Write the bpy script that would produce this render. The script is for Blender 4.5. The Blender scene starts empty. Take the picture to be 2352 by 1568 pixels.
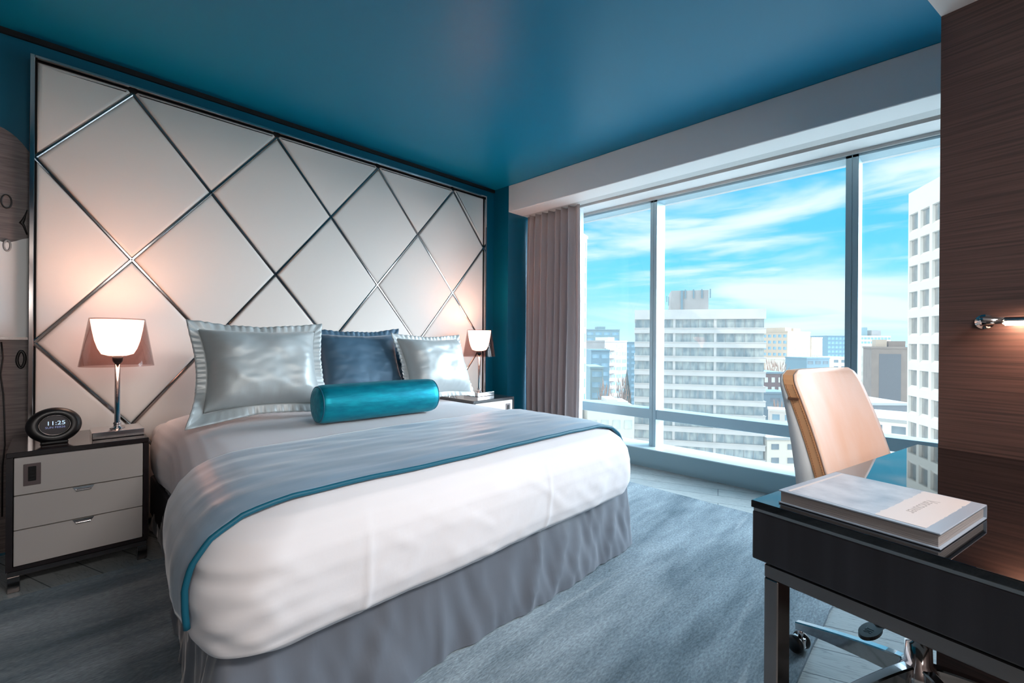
import bpy, bmesh, math, random
from mathutils import Vector, Matrix, noise
random.seed(7)
S = bpy.context.scene
COL = S.collection
PI = math.pi

# ------------------------------------------------------------------ camera
FPX, TH, PI_, RO = 1041.63, math.radians(44.5478), math.radians(-0.023), math.radians(0.4021)
CF = Vector((math.cos(TH)*math.cos(PI_), math.sin(TH)*math.cos(PI_), math.sin(PI_)))
R0 = Vector((math.sin(TH), -math.cos(TH), 0)); U0 = R0.cross(CF)
CR = R0*math.cos(RO) + U0*math.sin(RO); CU = U0*math.cos(RO) - R0*math.sin(RO)
EYE = Vector((0, 0, 1.08))
cd = bpy.data.cameras.new('camera'); cam = bpy.data.objects.new('camera', cd); COL.objects.link(cam)
cd.sensor_width = 36; cd.sensor_fit = 'HORIZONTAL'; cd.lens = FPX/2352*36; cd.clip_start = 0.05; cd.clip_end = 6000
M = Matrix((CR, CU, -CF)).transposed().to_4x4(); M.translation = EYE
cam.matrix_world = M
S.camera = cam
def at(px, py, depth):
    """point of the world seen at that place of the photograph, at a given distance"""
    return EYE + CF*depth + CR*((px-1176)/FPX*depth) + CU*((784-py)/FPX*depth)

# ------------------------------------------------------------------ materials
def lin(c):
    return tuple(((x/255)/12.92 if x/255 <= .04045 else ((x/255+.055)/1.055)**2.4) for x in c)
def mat(name, rgb, rough=.5, metal=0, spec=.5, bump=0, bscale=50, bstretch=None, var=0, vscale=5, vstretch=None,
        sheen=0, coat=0, emit=None, estr=0, rgb2=None, aniso=0, detail=4, coord='Object', vrot=None):
    m = bpy.data.materials.new(name); m.use_nodes = True
    nt = m.node_tree; N = nt.nodes; L = nt.links
    b = N['Principled BSDF']
    c = lin(rgb)
    b.inputs['Base Color'].default_value = (*c, 1)
    b.inputs['Roughness'].default_value = rough; b.inputs['Metallic'].default_value = metal
    b.inputs['Specular IOR Level'].default_value = spec
    if sheen:
        b.inputs['Sheen Weight'].default_value = sheen; b.inputs['Sheen Roughness'].default_value = .35
    if coat:
        b.inputs['Coat Weight'].default_value = coat; b.inputs['Coat Roughness'].default_value = .05
    if emit:
        b.inputs['Emission Color'].default_value = (*lin(emit), 1); b.inputs['Emission Strength'].default_value = estr
    def tex(scale, stretch, rot=None, det=4):
        tc = N.new('ShaderNodeTexCoord'); mp = N.new('ShaderNodeMapping'); no = N.new('ShaderNodeTexNoise')
        L.new(tc.outputs[coord], mp.inputs['Vector']); L.new(mp.outputs[0], no.inputs['Vector'])
        if stretch: mp.inputs['Scale'].default_value = stretch
        if rot: mp.inputs['Rotation'].default_value = rot
        no.inputs['Scale'].default_value = scale; no.inputs['Detail'].default_value = det
        return no
    if var or rgb2:
        no = tex(vscale, vstretch, vrot, detail); rp = N.new('ShaderNodeValToRGB'); L.new(no.outputs['Fac'], rp.inputs[0])
        c2 = lin(rgb2) if rgb2 else tuple(min(1, x*(1+var)) for x in c)
        c1 = c if rgb2 else tuple(x*(1-var) for x in c)
        rp.color_ramp.elements[0].position = .32; rp.color_ramp.elements[1].position = .68
        rp.color_ramp.elements[0].color = (*c1, 1); rp.color_ramp.elements[1].color = (*c2, 1)
        L.new(rp.outputs[0], b.inputs['Base Color'])
    if bump:
        no = tex(bscale, bstretch, None, detail); bp = N.new('ShaderNodeBump'); bp.inputs['Strength'].default_value = bump
        bp.inputs['Distance'].default_value = .004
        L.new(no.outputs['Fac'], bp.inputs['Height']); L.new(bp.outputs[0], b.inputs['Normal'])
    return m

TEAL = mat('teal_lacquer_paint', (0, 96, 122), .33, spec=.5, bump=.02, bscale=300)
CEIL = mat('teal_satin_ceiling', (0, 118, 150), .38, spec=.35, bump=.02, bscale=250)
WHITE = mat('white_paint', (238, 232, 228), .55)
WHITE2 = mat('warm_white_paint', (205, 200, 196), .6)
BLACKGAP = mat('black_shadow_trim', (6, 6, 8), .7)
DARKSLOT = mat('grey_track', (92, 98, 98), .5)
FRAMEP = mat('blue_grey_window_metal', (180, 204, 213), .35, metal=.25)
BASEP = mat('grey_sill_casing', (150, 180, 190), .45)
SILL = mat('pale_sill_metal', (205, 222, 228), .35)
CHROME = mat('polished_chrome', (205, 200, 200), .10, metal=1)
STRIPM = mat('smoked_chrome', (150, 145, 144), .12, metal=1)
CHROMED = mat('dark_chrome', (140, 132, 130), .16, metal=1, bump=.03, bscale=8)
LEATHER = mat('ivory_leather', (226, 217, 209), .5, spec=.35, bump=.06, bscale=420)
ESPRESSO = mat('espresso_lacquer', (38, 31, 33), .16, coat=.4)
DRAWER = mat('pale_grey_lacquer', (196, 190, 186), .35)
PLATE = mat('grey_switch_plate', (112, 100, 100), .35, metal=.4)
BLACKP = mat('black_plastic', (16, 16, 18), .35)
SHEET = mat('white_cotton', (230, 228, 231), .75, spec=.2, bump=.3, bscale=13, bstretch=(1, 1, .6), detail=5)
SATIN = mat('silver_sateen', (184, 191, 192), .44, metal=.2, spec=.5, sheen=.25, bump=.10, bscale=16, bstretch=(2.4, 1, 1))
SATINB = mat('slate_blue_velvet', (72, 102, 124), .5, metal=.15, spec=.4, sheen=.4, bump=.12, bscale=20)
TEALV = mat('teal_velvet', (0, 124, 146), .46, metal=.65, spec=.5, bump=.55, bscale=26, bstretch=(2.2, 2.2, .6), rgb2=(0, 150, 168), vscale=20, vstretch=(2, 2, .6))
RUNM = mat('steel_blue_satin', (140, 164, 184), .40, metal=.1, spec=.5, sheen=.5, bump=.2, bscale=9, bstretch=(.6, 3.2, 1), var=.1, vscale=4, vstretch=(.7, 3, 1))
PIPING = mat('teal_piping', (4, 92, 116), .5)
SKIRT = mat('grey_velvet_skirt', (104, 110, 120), .5, spec=.4, sheen=.4, bump=.15, bscale=14)
CURT = mat('mauve_grey_drape', (200, 187, 186), .85, spec=.15, bump=.05, bscale=300)
_n = CURT.node_tree.nodes; _t = _n.new('ShaderNodeBsdfTranslucent'); _t.inputs[0].default_value = (*lin((196, 178, 174)), 1); _m = _n.new('ShaderNodeMixShader'); _m.inputs[0].default_value = .12
CURT.node_tree.links.new(_n['Principled BSDF'].outputs[0], _m.inputs[1]); CURT.node_tree.links.new(_t.outputs[0], _m.inputs[2]); CURT.node_tree.links.new(_m.outputs[0], _n['Material Output'].inputs[0])
BLACKGLASS = mat('black_glass', (9, 11, 14), .02, spec=.5); BLACKGLASS.node_tree.nodes['Principled BSDF'].inputs['IOR'].default_value = 1.9
ALU = mat('brushed_aluminium', (190, 196, 200), .25, metal=1)
TAN = mat('tan_leather', (214, 162, 118), .45, spec=.4, bump=.05, bscale=200)
TANPALE = mat('pale_blush_leather', (232, 214, 206), .42, spec=.45, bump=.05, bscale=160, rgb2=(226, 192, 170), vscale=3, vstretch=(2.5, 2.5, .6))
SHELLW = mat('white_plastic_shell', (205, 212, 216), .35)
PAPER = mat('paper_pages', (150, 146, 146), .8, bump=.4, bscale=400, bstretch=(.02, .02, 1))
WALNUT_D = mat('dark_veneer', (44, 45, 51), .35, rgb2=(34, 34, 39), vscale=30, vstretch=(1, 1, .04), bump=.05, bscale=60, bstretch=(1, 1, .04))
WOODW = mat('brown_horizontal_veneer', (94, 73, 69), .4, spec=.45, rgb2=(62, 51, 50), vscale=9, vstretch=(.35, .35, 22), bump=.05, bscale=12, bstretch=(.35, .35, 24), coat=.15)
GLOW = mat('opal_glass_glow', (255, 236, 224), .4, emit=(255, 208, 184), estr=9)
TUBE = mat('warm_tube_glow', (255, 230, 210), .4, emit=(255, 200, 165), estr=95)
VENEERW = mat('grey_brown_veneer', (124, 112, 110), .45, rgb2=(92, 82, 80), vscale=8, vstretch=(1, 1, 16))
REFLG = mat('white_reflection_gloss', (228, 228, 226), .4)
REFLL = mat('black_line', (24, 22, 22), .4)
TEXTM = mat('lit_display_digits', (170, 200, 225), .5, emit=(190, 215, 240), estr=.9)
TEXTD = mat('dim_display_letters', (110, 120, 170), .5, emit=(140, 150, 200), estr=.45)
DISPLAY = mat('dark_clock_display', (62, 58, 62), .2)
INK = mat('grey_cover_ink', (168, 164, 164), .6)
COVERP = mat('cover_photo', (120, 134, 152), .3, rgb2=(186, 192, 202), vscale=14, detail=8)
COVERT = mat('cover_title_band', (206, 200, 200), .4)

def smoked():
    m = bpy.data.materials.new('smoky_clear_shade'); m.use_nodes = True
    nt = m.node_tree; N = nt.nodes; L = nt.links; N.clear()
    o = N.new('ShaderNodeOutputMaterial'); mx = N.new('ShaderNodeMixShader'); t = N.new('ShaderNodeBsdfTransparent')
    g = N.new('ShaderNodeBsdfGlossy'); lw = N.new('ShaderNodeLayerWeight'); lw.inputs[0].default_value = .5; pw = N.new('ShaderNodeMath'); pw.operation = 'POWER'; pw.inputs[1].default_value = 4; f = N.new('ShaderNodeMath'); f.operation = 'MULTIPLY_ADD'; f.inputs[1].default_value = .75; f.inputs[2].default_value = .02; L.new(lw.outputs['Facing'], pw.inputs[0]); L.new(pw.outputs[0], f.inputs[0])
    t.inputs[0].default_value = (.80, .70, .68, 1); g.inputs['Roughness'].default_value = .06
    L.new(f.outputs[0], mx.inputs[0]); L.new(t.outputs[0], mx.inputs[1]); L.new(g.outputs[0], mx.inputs[2]); L.new(mx.outputs[0], o.inputs[0])
    return m
SMOKE = smoked()
def glassmat():
    m = bpy.data.materials.new('window_glass'); m.use_nodes = True
    nt = m.node_tree; N = nt.nodes; L = nt.links; N.clear()
    o = N.new('ShaderNodeOutputMaterial'); mx = N.new('ShaderNodeMixShader'); t = N.new('ShaderNodeBsdfTransparent')
    g = N.new('ShaderNodeBsdfGlossy'); lw = N.new('ShaderNodeLayerWeight'); lw.inputs[0].default_value = .5; pw = N.new('ShaderNodeMath'); pw.operation = 'POWER'; pw.inputs[1].default_value = 4; f = N.new('ShaderNodeMath'); f.operation = 'MULTIPLY_ADD'; f.inputs[1].default_value = .5; f.inputs[2].default_value = .02; L.new(lw.outputs['Facing'], pw.inputs[0]); L.new(pw.outputs[0], f.inputs[0])
    t.inputs[0].default_value = (.97, .985, .99, 1); g.inputs['Roughness'].default_value = 0
    L.new(f.outputs[0], mx.inputs[0]); L.new(t.outputs[0], mx.inputs[1]); L.new(g.outputs[0], mx.inputs[2])
    d = N.new('ShaderNodeBsdfTranslucent'); d.inputs[0].default_value = (.95, .96, 1, 1)   # milky veil on the pane standing in for outdoor haze
    m2 = N.new('ShaderNodeMixShader'); m2.inputs[0].default_value = .02
    L.new(mx.outputs[0], m2.inputs[1]); L.new(d.outputs[0], m2.inputs[2]); L.new(m2.outputs[0], o.inputs[0])
    return m
GLASS = glassmat()
def sheermat():
    m = bpy.data.materials.new('white_sheer_voile'); m.use_nodes = True
    nt = m.node_tree; N = nt.nodes; L = nt.links; N.clear()
    o = N.new('ShaderNodeOutputMaterial'); mx = N.new('ShaderNodeMixShader'); t = N.new('ShaderNodeBsdfTransparent')
    d = N.new('ShaderNodeBsdfTranslucent'); d.inputs[0].default_value = (.9, .93, .95, 1); mx.inputs[0].default_value = .6
    L.new(t.outputs[0], mx.inputs[1]); L.new(d.outputs[0], mx.inputs[2]); L.new(mx.outputs[0], o.inputs[0])
    return m
SHEER = sheermat()
def floormat():
    m = bpy.data.materials.new('grey_oak_planks'); m.use_nodes = True
    nt = m.node_tree; N = nt.nodes; L = nt.links; b = N['Principled BSDF']
    tc = N.new('ShaderNodeTexCoord'); mp = N.new('ShaderNodeMapping'); mp.inputs['Rotation'].default_value = (0, 0, math.radians(-110))
    L.new(tc.outputs['Object'], mp.inputs[0])
    br = N.new('ShaderNodeTexBrick'); br.inputs['Scale'].default_value = 1; br.inputs['Brick Width'].default_value = 1.6
    br.inputs['Row Height'].default_value = .16; br.inputs['Mortar Size'].default_value = .0025; br.inputs['Mortar Smooth'].default_value = .2
    br.inputs['Color1'].default_value = (*lin((176, 182, 182)), 1); br.inputs['Color2'].default_value = (*lin((160, 168, 170)), 1)
    br.inputs['Mortar'].default_value = (*lin((80, 88, 92)), 1)
    L.new(mp.outputs[0], br.inputs[0])
    m2 = N.new('ShaderNodeMapping'); m2.inputs['Scale'].default_value = (1.1, 9, 1); L.new(mp.outputs[0], m2.inputs[0])
    no = N.new('ShaderNodeTexNoise'); no.inputs['Scale'].default_value = 2.2; no.inputs['Detail'].default_value = 3; no.inputs['Distortion'].default_value = 1.6
    L.new(m2.outputs[0], no.inputs['Vector'])
    mu = N.new('ShaderNodeMath'); mu.operation = 'MULTIPLY'; mu.inputs[1].default_value = 9; L.new(no.outputs['Fac'], mu.inputs[0])
    fr = N.new('ShaderNodeMath'); fr.operation = 'PINGPONG'; fr.inputs[1].default_value = .5; L.new(mu.outputs[0], fr.inputs[0])
    rp = N.new('ShaderNodeValToRGB'); rp.color_ramp.elements[0].position = .0; rp.color_ramp.elements[1].position = .16
    rp.color_ramp.elements[0].color = (.5, .52, .54, 1); rp.color_ramp.elements[1].color = (1, 1, 1, 1); L.new(fr.outputs[0], rp.inputs[0])
    mx = N.new('ShaderNodeMix'); mx.data_type = 'RGBA'; mx.blend_type = 'MULTIPLY'; mx.inputs[0].default_value = .75
    L.new(br.outputs[0], mx.inputs[6]); L.new(rp.outputs[0], mx.inputs[7]); L.new(mx.outputs[2], b.inputs['Base Color'])
    b.inputs['Roughness'].default_value = .42
    return m
FLOORM = floormat()
def rugmat():
    m = bpy.data.materials.new('grey_blue_carved_pile'); m.use_nodes = True
    nt = m.node_tree; N = nt.nodes; L = nt.links; b = N['Principled BSDF']
    tc = N.new('ShaderNodeTexCoord'); mp = N.new('ShaderNodeMapping'); mp.inputs['Rotation'].default_value = (0, 0, math.radians(28)); mp.inputs['Scale'].default_value = (.45, 2.2, 1)
    L.new(tc.outputs['Object'], mp.inputs[0])
    n1 = N.new('ShaderNodeTexNoise'); n1.inputs['Scale'].default_value = 2.6; n1.inputs['Detail'].default_value = 9; n1.inputs['Roughness'].default_value = .62
    L.new(mp.outputs[0], n1.inputs['Vector'])
    rp = N.new('ShaderNodeValToRGB'); e = rp.color_ramp.elements
    e[0].position = .32; e[0].color = (*lin((96, 112, 122)), 1); e[1].position = .70; e[1].color = (*lin((164, 178, 186)), 1)
    L.new(n1.outputs['Fac'], rp.inputs[0])
    n2 = N.new('ShaderNodeTexNoise'); n2.inputs['Scale'].default_value = 150; n2.inputs['Detail'].default_value = 3
    m2 = N.new('ShaderNodeMapping'); m2.inputs['Rotation'].default_value = (0, 0, math.radians(28)); m2.inputs['Scale'].default_value = (.35, 1, 1); L.new(tc.outputs['Object'], m2.inputs[0]); L.new(m2.outputs[0], n2.inputs['Vector'])
    # pale drag marks of worn pile
    n3 = N.new('ShaderNodeTexNoise'); n3.inputs['Scale'].default_value = 1.7; n3.inputs['Detail'].default_value = 6; n3.inputs['Distortion'].default_value = .8
    m3 = N.new('ShaderNodeMapping'); m3.inputs['Rotation'].default_value = (0, 0, math.radians(36)); m3.inputs['Scale'].default_value = (.5, 3.6, 1); L.new(tc.outputs['Object'], m3.inputs[0]); L.new(m3.outputs[0], n3.inputs['Vector'])
    r3 = N.new('ShaderNodeValToRGB'); r3.color_ramp.elements[0].position = .62; r3.color_ramp.elements[1].position = .74; L.new(n3.outputs['Fac'], r3.inputs[0])
    mx = N.new('ShaderNodeMix'); mx.data_type = 'RGBA'; mx.blend_type = 'MIX'; mx.inputs[7].default_value = (*lin((186, 194, 200)), 1)
    sc = N.new('ShaderNodeMath'); sc.operation = 'MULTIPLY'; sc.inputs[1].default_value = .8; L.new(r3.outputs[0], sc.inputs[0]); L.new(sc.outputs[0], mx.inputs[0]); L.new(rp.outputs[0], mx.inputs[6])
    m4 = N.new('ShaderNodeMix'); m4.data_type = 'RGBA'; m4.blend_type = 'OVERLAY'; m4.inputs[0].default_value = .55
    L.new(mx.outputs[2], m4.inputs[6]); L.new(n2.outputs['Fac'], m4.inputs[7])
    L.new(m4.outputs[2], b.inputs['Base Color'])
    b.inputs['Roughness'].default_value = .9; b.inputs['Specular IOR Level'].default_value = .15
    bp = N.new('ShaderNodeBump'); bp.inputs['Strength'].default_value = .55; bp.inputs['Distance'].default_value = .006
    ad = N.new('ShaderNodeMath'); ad.operation = 'ADD'; L.new(n2.outputs['Fac'], ad.inputs[0]); L.new(n1.outputs['Fac'], ad.inputs[1])
    L.new(ad.outputs[0], bp.inputs['Height']); L.new(bp.outputs[0], b.inputs['Normal'])
    return m
RUGM = rugmat()

# ------------------------------------------------------------------ mesh helpers
def obj(name, bm, m, parent=None, smooth=False, loc=None, rot=None):
    me = bpy.data.meshes.new(name)
    bmesh.ops.recalc_face_normals(bm, faces=bm.faces[:])
    bm.to_mesh(me); bm.free()
    for p in me.polygons: p.use_smooth = smooth
    if m: me.materials.append(m)
    o = bpy.data.objects.new(name, me); COL.objects.link(o)
    if parent: o.parent = parent
    if loc: o.location = loc
    if rot: o.rotation_euler = rot
    return o
def box(bm, x0, x1, y0, y1, z0, z1, bev=0, seg=2):
    vs = [bm.verts.new((x, y, z)) for x in (x0, x1) for y in (y0, y1) for z in (z0, z1)]
    fs = [(0, 1, 3, 2), (4, 6, 7, 5), (0, 4, 5, 1), (2, 3, 7, 6), (0, 2, 6, 4), (1, 5, 7, 3)]
    faces = [bm.faces.new([vs[i] for i in f]) for f in fs]
    if bev:
        es = {e for f in faces for e in f.edges}
        bmesh.ops.bevel(bm, geom=list(es), offset=bev, segments=seg, profile=.5, affect='EDGES')
    return bm
def B(*a, bev=0, seg=2):
    return box(bmesh.new(), *a, bev=bev, seg=seg)
def prism(bm, pts, a, b, axis='z'):
    """closed polygon of 2d points extruded between a and b"""
    def P(p, t):
        return (p[0], p[1], t) if axis == 'z' else ((p[0], t, p[1]) if axis == 'y' else (t, p[0], p[1]))
    v0 = [bm.verts.new(P(p, a)) for p in pts]; v1 = [bm.verts.new(P(p, b)) for p in pts]
    bm.faces.new(v0); bm.faces.new(v1[::-1])
    for i in range(len(pts)):
        j = (i+1) % len(pts); bm.faces.new((v0[i], v0[j], v1[j], v1[i]))
    return bm
def lathe(bm, prof, n=40, c=(0, 0), close=False):
    rings = []
    for r, z in prof:
        if r < 1e-5: rings.append([bm.verts.new((c[0], c[1], z))])
        else: rings.append([bm.verts.new((c[0]+r*math.cos(2*PI*k/n), c[1]+r*math.sin(2*PI*k/n), z)) for k in range(n)])
    for a, b in zip(rings, rings[1:]):
        for k in range(n):
            k2 = (k+1) % n
            if len(a) == 1 and len(b) == 1: continue
            if len(a) == 1: bm.faces.new((a[0], b[k], b[k2]))
            elif len(b) == 1: bm.faces.new((a[k], b[0], a[k2]))
            else: bm.faces.new((a[k], b[k], b[k2], a[k2]))
    return bm
def tube(bm, pts, r, n=10, caps=True):
    pts = [Vector(p) for p in pts]; rings = []
    up = Vector((0, 0, 1)); prev = None
    for i, p in enumerate(pts):
        d = (pts[min(i+1, len(pts)-1)] - pts[max(i-1, 0)]).normalized()
        a = d.cross(up) if prev is None else prev - d*prev.dot(d)
        if a.length < .05: a = d.cross(Vector((1, 0, 0)))
        a.normalize(); b = d.cross(a); prev = a
        rr = r[i] if isinstance(r, (list, tuple)) else r
        rings.append([bm.verts.new(p + a*rr*math.cos(2*PI*k/n) + b*rr*math.sin(2*PI*k/n)) for k in range(n)])
    for a, b in zip(rings, rings[1:]):
        for k in range(n): bm.faces.new((a[k], a[(k+1) % n], b[(k+1) % n], b[k]))
    if caps:
        bm.faces.new(rings[0][::-1]); bm.faces.new(rings[-1])
    return bm
def grid(bm, rows, closed=False):
    vv = [[bm.verts.new(p) for p in r] for r in rows]
    for a, b in zip(vv, vv[1:]):
        n = len(a)
        for k in range(n if closed else n-1):
            bm.faces.new((a[k], a[(k+1) % n], b[(k+1) % n], b[k]))
    return vv
def empty(name, loc=(0, 0, 0), rz=0):
    o = bpy.data.objects.new(name, None); COL.objects.link(o); o.location = loc; o.rotation_euler = (0, 0, rz); o.empty_display_size = .1
    return o
def tag(o, label, cat, group=None, kind=None):
    o['label'] = label; o['category'] = cat
    if group: o['group'] = group
    if kind: o['kind'] = kind
    return o
def struct(name, bm, m, label=None, parent=None, smooth=False):
    o = obj(name, bm, m, parent, smooth)
    if parent is None:
        o['kind'] = 'structure'
        if label: o['label'] = label; o['category'] = name.split('_')[0]
    return o
def text_mesh(name, body, size, m, parent, matrix, extrude=.0004, align='CENTER'):
    cu = bpy.data.curves.new(name, 'FONT'); cu.body = body; cu.size = size; cu.extrude = extrude; cu.align_x = align
    t = bpy.data.objects.new(name+'_tmp', cu); COL.objects.link(t)
    bpy.context.view_layer.update()
    me = bpy.data.meshes.new_from_object(t.evaluated_get(bpy.context.evaluated_depsgraph_get()))
    bpy.data.objects.remove(t); bpy.data.curves.remove(cu)
    me.name = name; me.materials.clear(); me.materials.append(m)
    o = bpy.data.objects.new(name, me); COL.objects.link(o); o.parent = parent; o.matrix_local = matrix
    return o
def nz(x, y, z=0, s=1):
    return noise.noise(Vector((x*s, y*s, z*s)))
def copy_tree(o, parent=None):
    c = o.copy(); COL.objects.link(c)
    if parent: c.parent = parent
    for ch in list(o.children): copy_tree(ch, c)
    return c

# ------------------------------------------------------------------ the room
CZ = 2.612
UX, WX = Vector((.976, -.216, 0)), Vector((-.216, -.976, 0))
P0 = Vector((2.004, .045, 0))
struct('floor', B(-1.3, 3.7, -2.4, 3.45, -.1, 0), FLOORM, 'grey oak plank floor under the desk and along the window')
struct('ceiling', B(-1.4, 3.95, -2.5, 3.6, CZ, CZ+.1), CEIL, 'deep teal satin ceiling')
struct('wall_headboard', B(-1.3, 3.2, 3.378, 3.5, 0, CZ), TEAL, 'teal lacquered wall behind the headboard')
struct('trim_1', B(-1.3, 3.155, 3.362, 3.378, 2.584, CZ), BLACKGAP, 'black shadow line between teal wall and ceiling')
struct('wall_corner', B(3.155, 3.95, 3.168, 3.5, 0, CZ), TEAL, 'teal corner pier between headboard and curtain')
struct('wall_left', B(-1.4, -1.3, -2.5, 3.5, 0, CZ), VENEERW, 'left wall outside the picture')
struct('wall_back', B(-1.4, 2.6, -2.5, -2.4, 0, CZ), VENEERW, 'rear wall behind the camera')
# lower white ceiling over the entry side
a = P0 - UX*3.4
bm = prism(bmesh.new(), [(P0.x, P0.y), (a.x, a.y), (-1.3, -2.4), (P0.x+WX.x*2.5, -2.4)], 2.134, 2.26)
struct('trim_2', bm, WHITE, 'white dropped ceiling corner above the dark wood wall')
# dark wood wall behind the desk
q = [P0, P0+WX*2.52, P0+WX*2.52+UX*.1, P0+UX*.1]
bm = bmesh.new()
wd = obj('wall_desk', prism(bm, [((p-P0).dot(UX), (p-P0).dot(-WX)) for p in q], 0, 2.134), WOODW, None)
wd.location = P0; wd.rotation_euler = (0, 0, math.atan2(UX.y, UX.x)); wd['kind'] = 'structure'; wd['label'] = 'brown wood veneer wall beside the desk'; wd['category'] = 'wall'
struct('wall_bay', B(2.05, 3.95, -.7, -.6, 0, CZ), TEAL, 'teal wall closing the window bay')
# soffit, curtain slot, head pan
bm = B(3.155, 3.358, -.6, 3.168, 2.3515, CZ, bev=.004, seg=1)
struct('trim_3', bm, WHITE, 'white soffit box along the window wall')
struct('trim_4', B(3.358, 3.454, -.6, 3.168, 2.354, 2.5), WHITE2, 'pale strip under the soffit')
bm = B(3.454, 3.514, -.6, 3.168, 2.385, 2.5)
struct('trim_5', bm, DARKSLOT, 'grey curtain track slot above the window')
bm = B(3.514, 3.72, -.6, 3.168, 2.3515, 2.5)
struct('trim_6', bm, WHITE, 'white window head panel with screw dots')
box_up = B(3.70, 3.95, -.6, 3.168, 2.33, CZ)
struct('wall_window', box_up, WHITE2, 'wall strip above the window glass')
struct('wall_sill', B(3.61, 3.9, -.6, 3.168, .03, .155), BASEP, 'grey casing below the window sill')
struct('baseboard_window', B(3.622, 3.9, -.6, 3.168, 0, .03), BASEP, 'recessed foot of the window casing')

# window
win = struct('window_1', B(3.72, 3.86, -.6, 3.168, 2.3135, 2.33), FRAMEP, 'wide window with two mullions and a low rail looking onto the city')
struct('sill', B(3.607, 3.88, -.6, 3.168, .155, .162), SILL, parent=win)
def mullion(y0, y1):
    bm = bmesh.new(); ym = (y0+y1)/2
    box(bm, 3.72, 3.87, y0, ym-.002, .162, 2.33); box(bm, 3.724, 3.87, ym-.002, ym+.002, .162, 2.33); box(bm, 3.72, 3.87, ym+.002, y1, .162, 2.33)
    return bm
struct('mullion', mullion(1.888, 1.950), FRAMEP, parent=win)
struct('mullion', mullion(.472, .542), FRAMEP, parent=win)
for y0, y1 in ((-.6, .472), (.542, 1.888), (1.95, 3.168)):
    struct('rail', B(3.725, 3.87, y0, y1, .402, .488, bev=.002, seg=1), FRAMEP, parent=win)
    struct('glass_pane', B(3.848, 3.854, y0, y1, .488, 2.3135), GLASS, parent=win)
    struct('glass_pane', B(3.848, 3.854, y0, y1, .162, .402), GLASS, parent=win)
for y in (.55, 1.93):
    bm = lathe(bmesh.new(), [(0, 2.377), (.008, 2.378), (.008, 2.385), (0, 2.386)], 12, (3.484, y))
    struct('track_screw', bm, CHROME, parent=win, smooth=True)

# rug
def rug():
    bm = bmesh.new(); pts = []
    def edge(p, q, n, amp, sd):
        for k in range(n):
            t = k/n; x = p[0]+(q[0]-p[0])*t; y = p[1]+(q[1]-p[1])*t
            w = nz(x*9, y*9, sd)*amp + nz(x*30, y*30, sd+4)*amp*.4
            nx, ny = (q[1]-p[1]), -(q[0]-p[0]); l = math.hypot(nx, ny)
            pts.append((x+nx/l*w, y+ny/l*w))
    c = [(-1.0, .36), (3.06, .36), (3.14, 2.76), (-1.0, 2.76)]
    for i in range(4): edge(c[i], c[(i+1) % 4], 60, .006, i*7.1)
    prism(bm, pts, .0, .014)
    return tag(obj('rug', bm, RUGM), 'large grey blue rug with pale worn streaks under the bed', 'rug')
rug()

# ------------------------------------------------------------------ headboard
HX0, HDX, HZ0, HDZ = -.063, .3799, 2.463, .4689
HX1, HZT, HZB = HX0+8*HDX, 2.485, .03
hb = empty('headboard', (1.46, 3.34, 0))
tag(hb, 'tall ivory leather headboard wall with chrome strips crossing in diamonds', 'headboard')
def hobj(name, bm, m, smooth=False):
    o = obj(name, bm, m, hb, smooth); o.location = (-1.46, -3.34, 0); return o
hobj('backing', B(HX0, HX1, 3.35, 3.377, HZB, HZT), BLACKGAP)
bm = bmesh.new()
for t in ((HX0-.018, HX0, HZB, HZT+.014), (HX1, HX1+.014, HZB, HZT+.014), (HX0, HX1, HZT, HZT+.014)):
    box(bm, t[0], t[1], 3.300, 3.377, t[2], t[3], bev=.002, seg=1)
hobj('frame', bm, CHROME)
def clip(poly, f):
    out = []
    for i in range(len(poly)):
        p, q = poly[i], poly[(i+1) % len(poly)]; a, b = f(p), f(q)
        if a >= 0: out.append(p)
        if (a >= 0) != (b >= 0):
            t = a/(a-b); out.append((p[0]+(q[0]-p[0])*t, p[1]+(q[1]-p[1])*t))
    return out
def inset(poly, d):
    # convex, counter clockwise
    n = len(poly); out = poly[:]
    for i in range(n):
        p, q = poly[i], poly[(i+1) % n]; ex, ey = q[0]-p[0], q[1]-p[1]; l = math.hypot(ex, ey)
        if l < 1e-6: continue
        nx, ny = -ey/l, ex/l
        out = clip(out, lambda r: (r[0]-p[0])*nx+(r[1]-p[1])*ny-d)
    return out
def cushion(poly):
    cx = sum(p[0] for p in poly)/len(poly); cz = sum(p[1] for p in poly)/len(poly)
    bm = bmesh.new(); loops = []
    base = inset(poly, .0075)
    if len(base) < 3: return None
    # rounded-edge levels keep the same vertex count by shrinking towards each corner bisector
    def level(d, y):
        n = len(base); vs = []
        for i in range(n):
            p0, p, q = base[i-1], base[i], base[(i+1) % n]
            e1 = Vector((p[0]-p0[0], p[1]-p0[1])).normalized(); e2 = Vector((q[0]-p[0], q[1]-p[1])).normalized()
            n1 = Vector((-e1.y, e1.x)); n2 = Vector((-e2.y, e2.x)); k = 1+n1.dot(n2)
            mvec = (n1+n2)/max(k, .25)
            vs.append(bm.verts.new((p[0]+mvec.x*d, y, p[1]+mvec.y*d)))
        return vs
    lv = [level(0, 3.349), level(0, 3.336), level(.003, 3.330), level(.009, 3.3262), level(.02, 3.3245)]
    bm.faces.new(lv[0])
    for a, b in zip(lv, lv[1:]):
        for k in range(len(a)): bm.faces.new((a[k], a[(k+1) % len(a)], b[(k+1) % len(a)], b[k]))
    bm.faces.new(lv[-1][::-1])
    return bm
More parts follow.
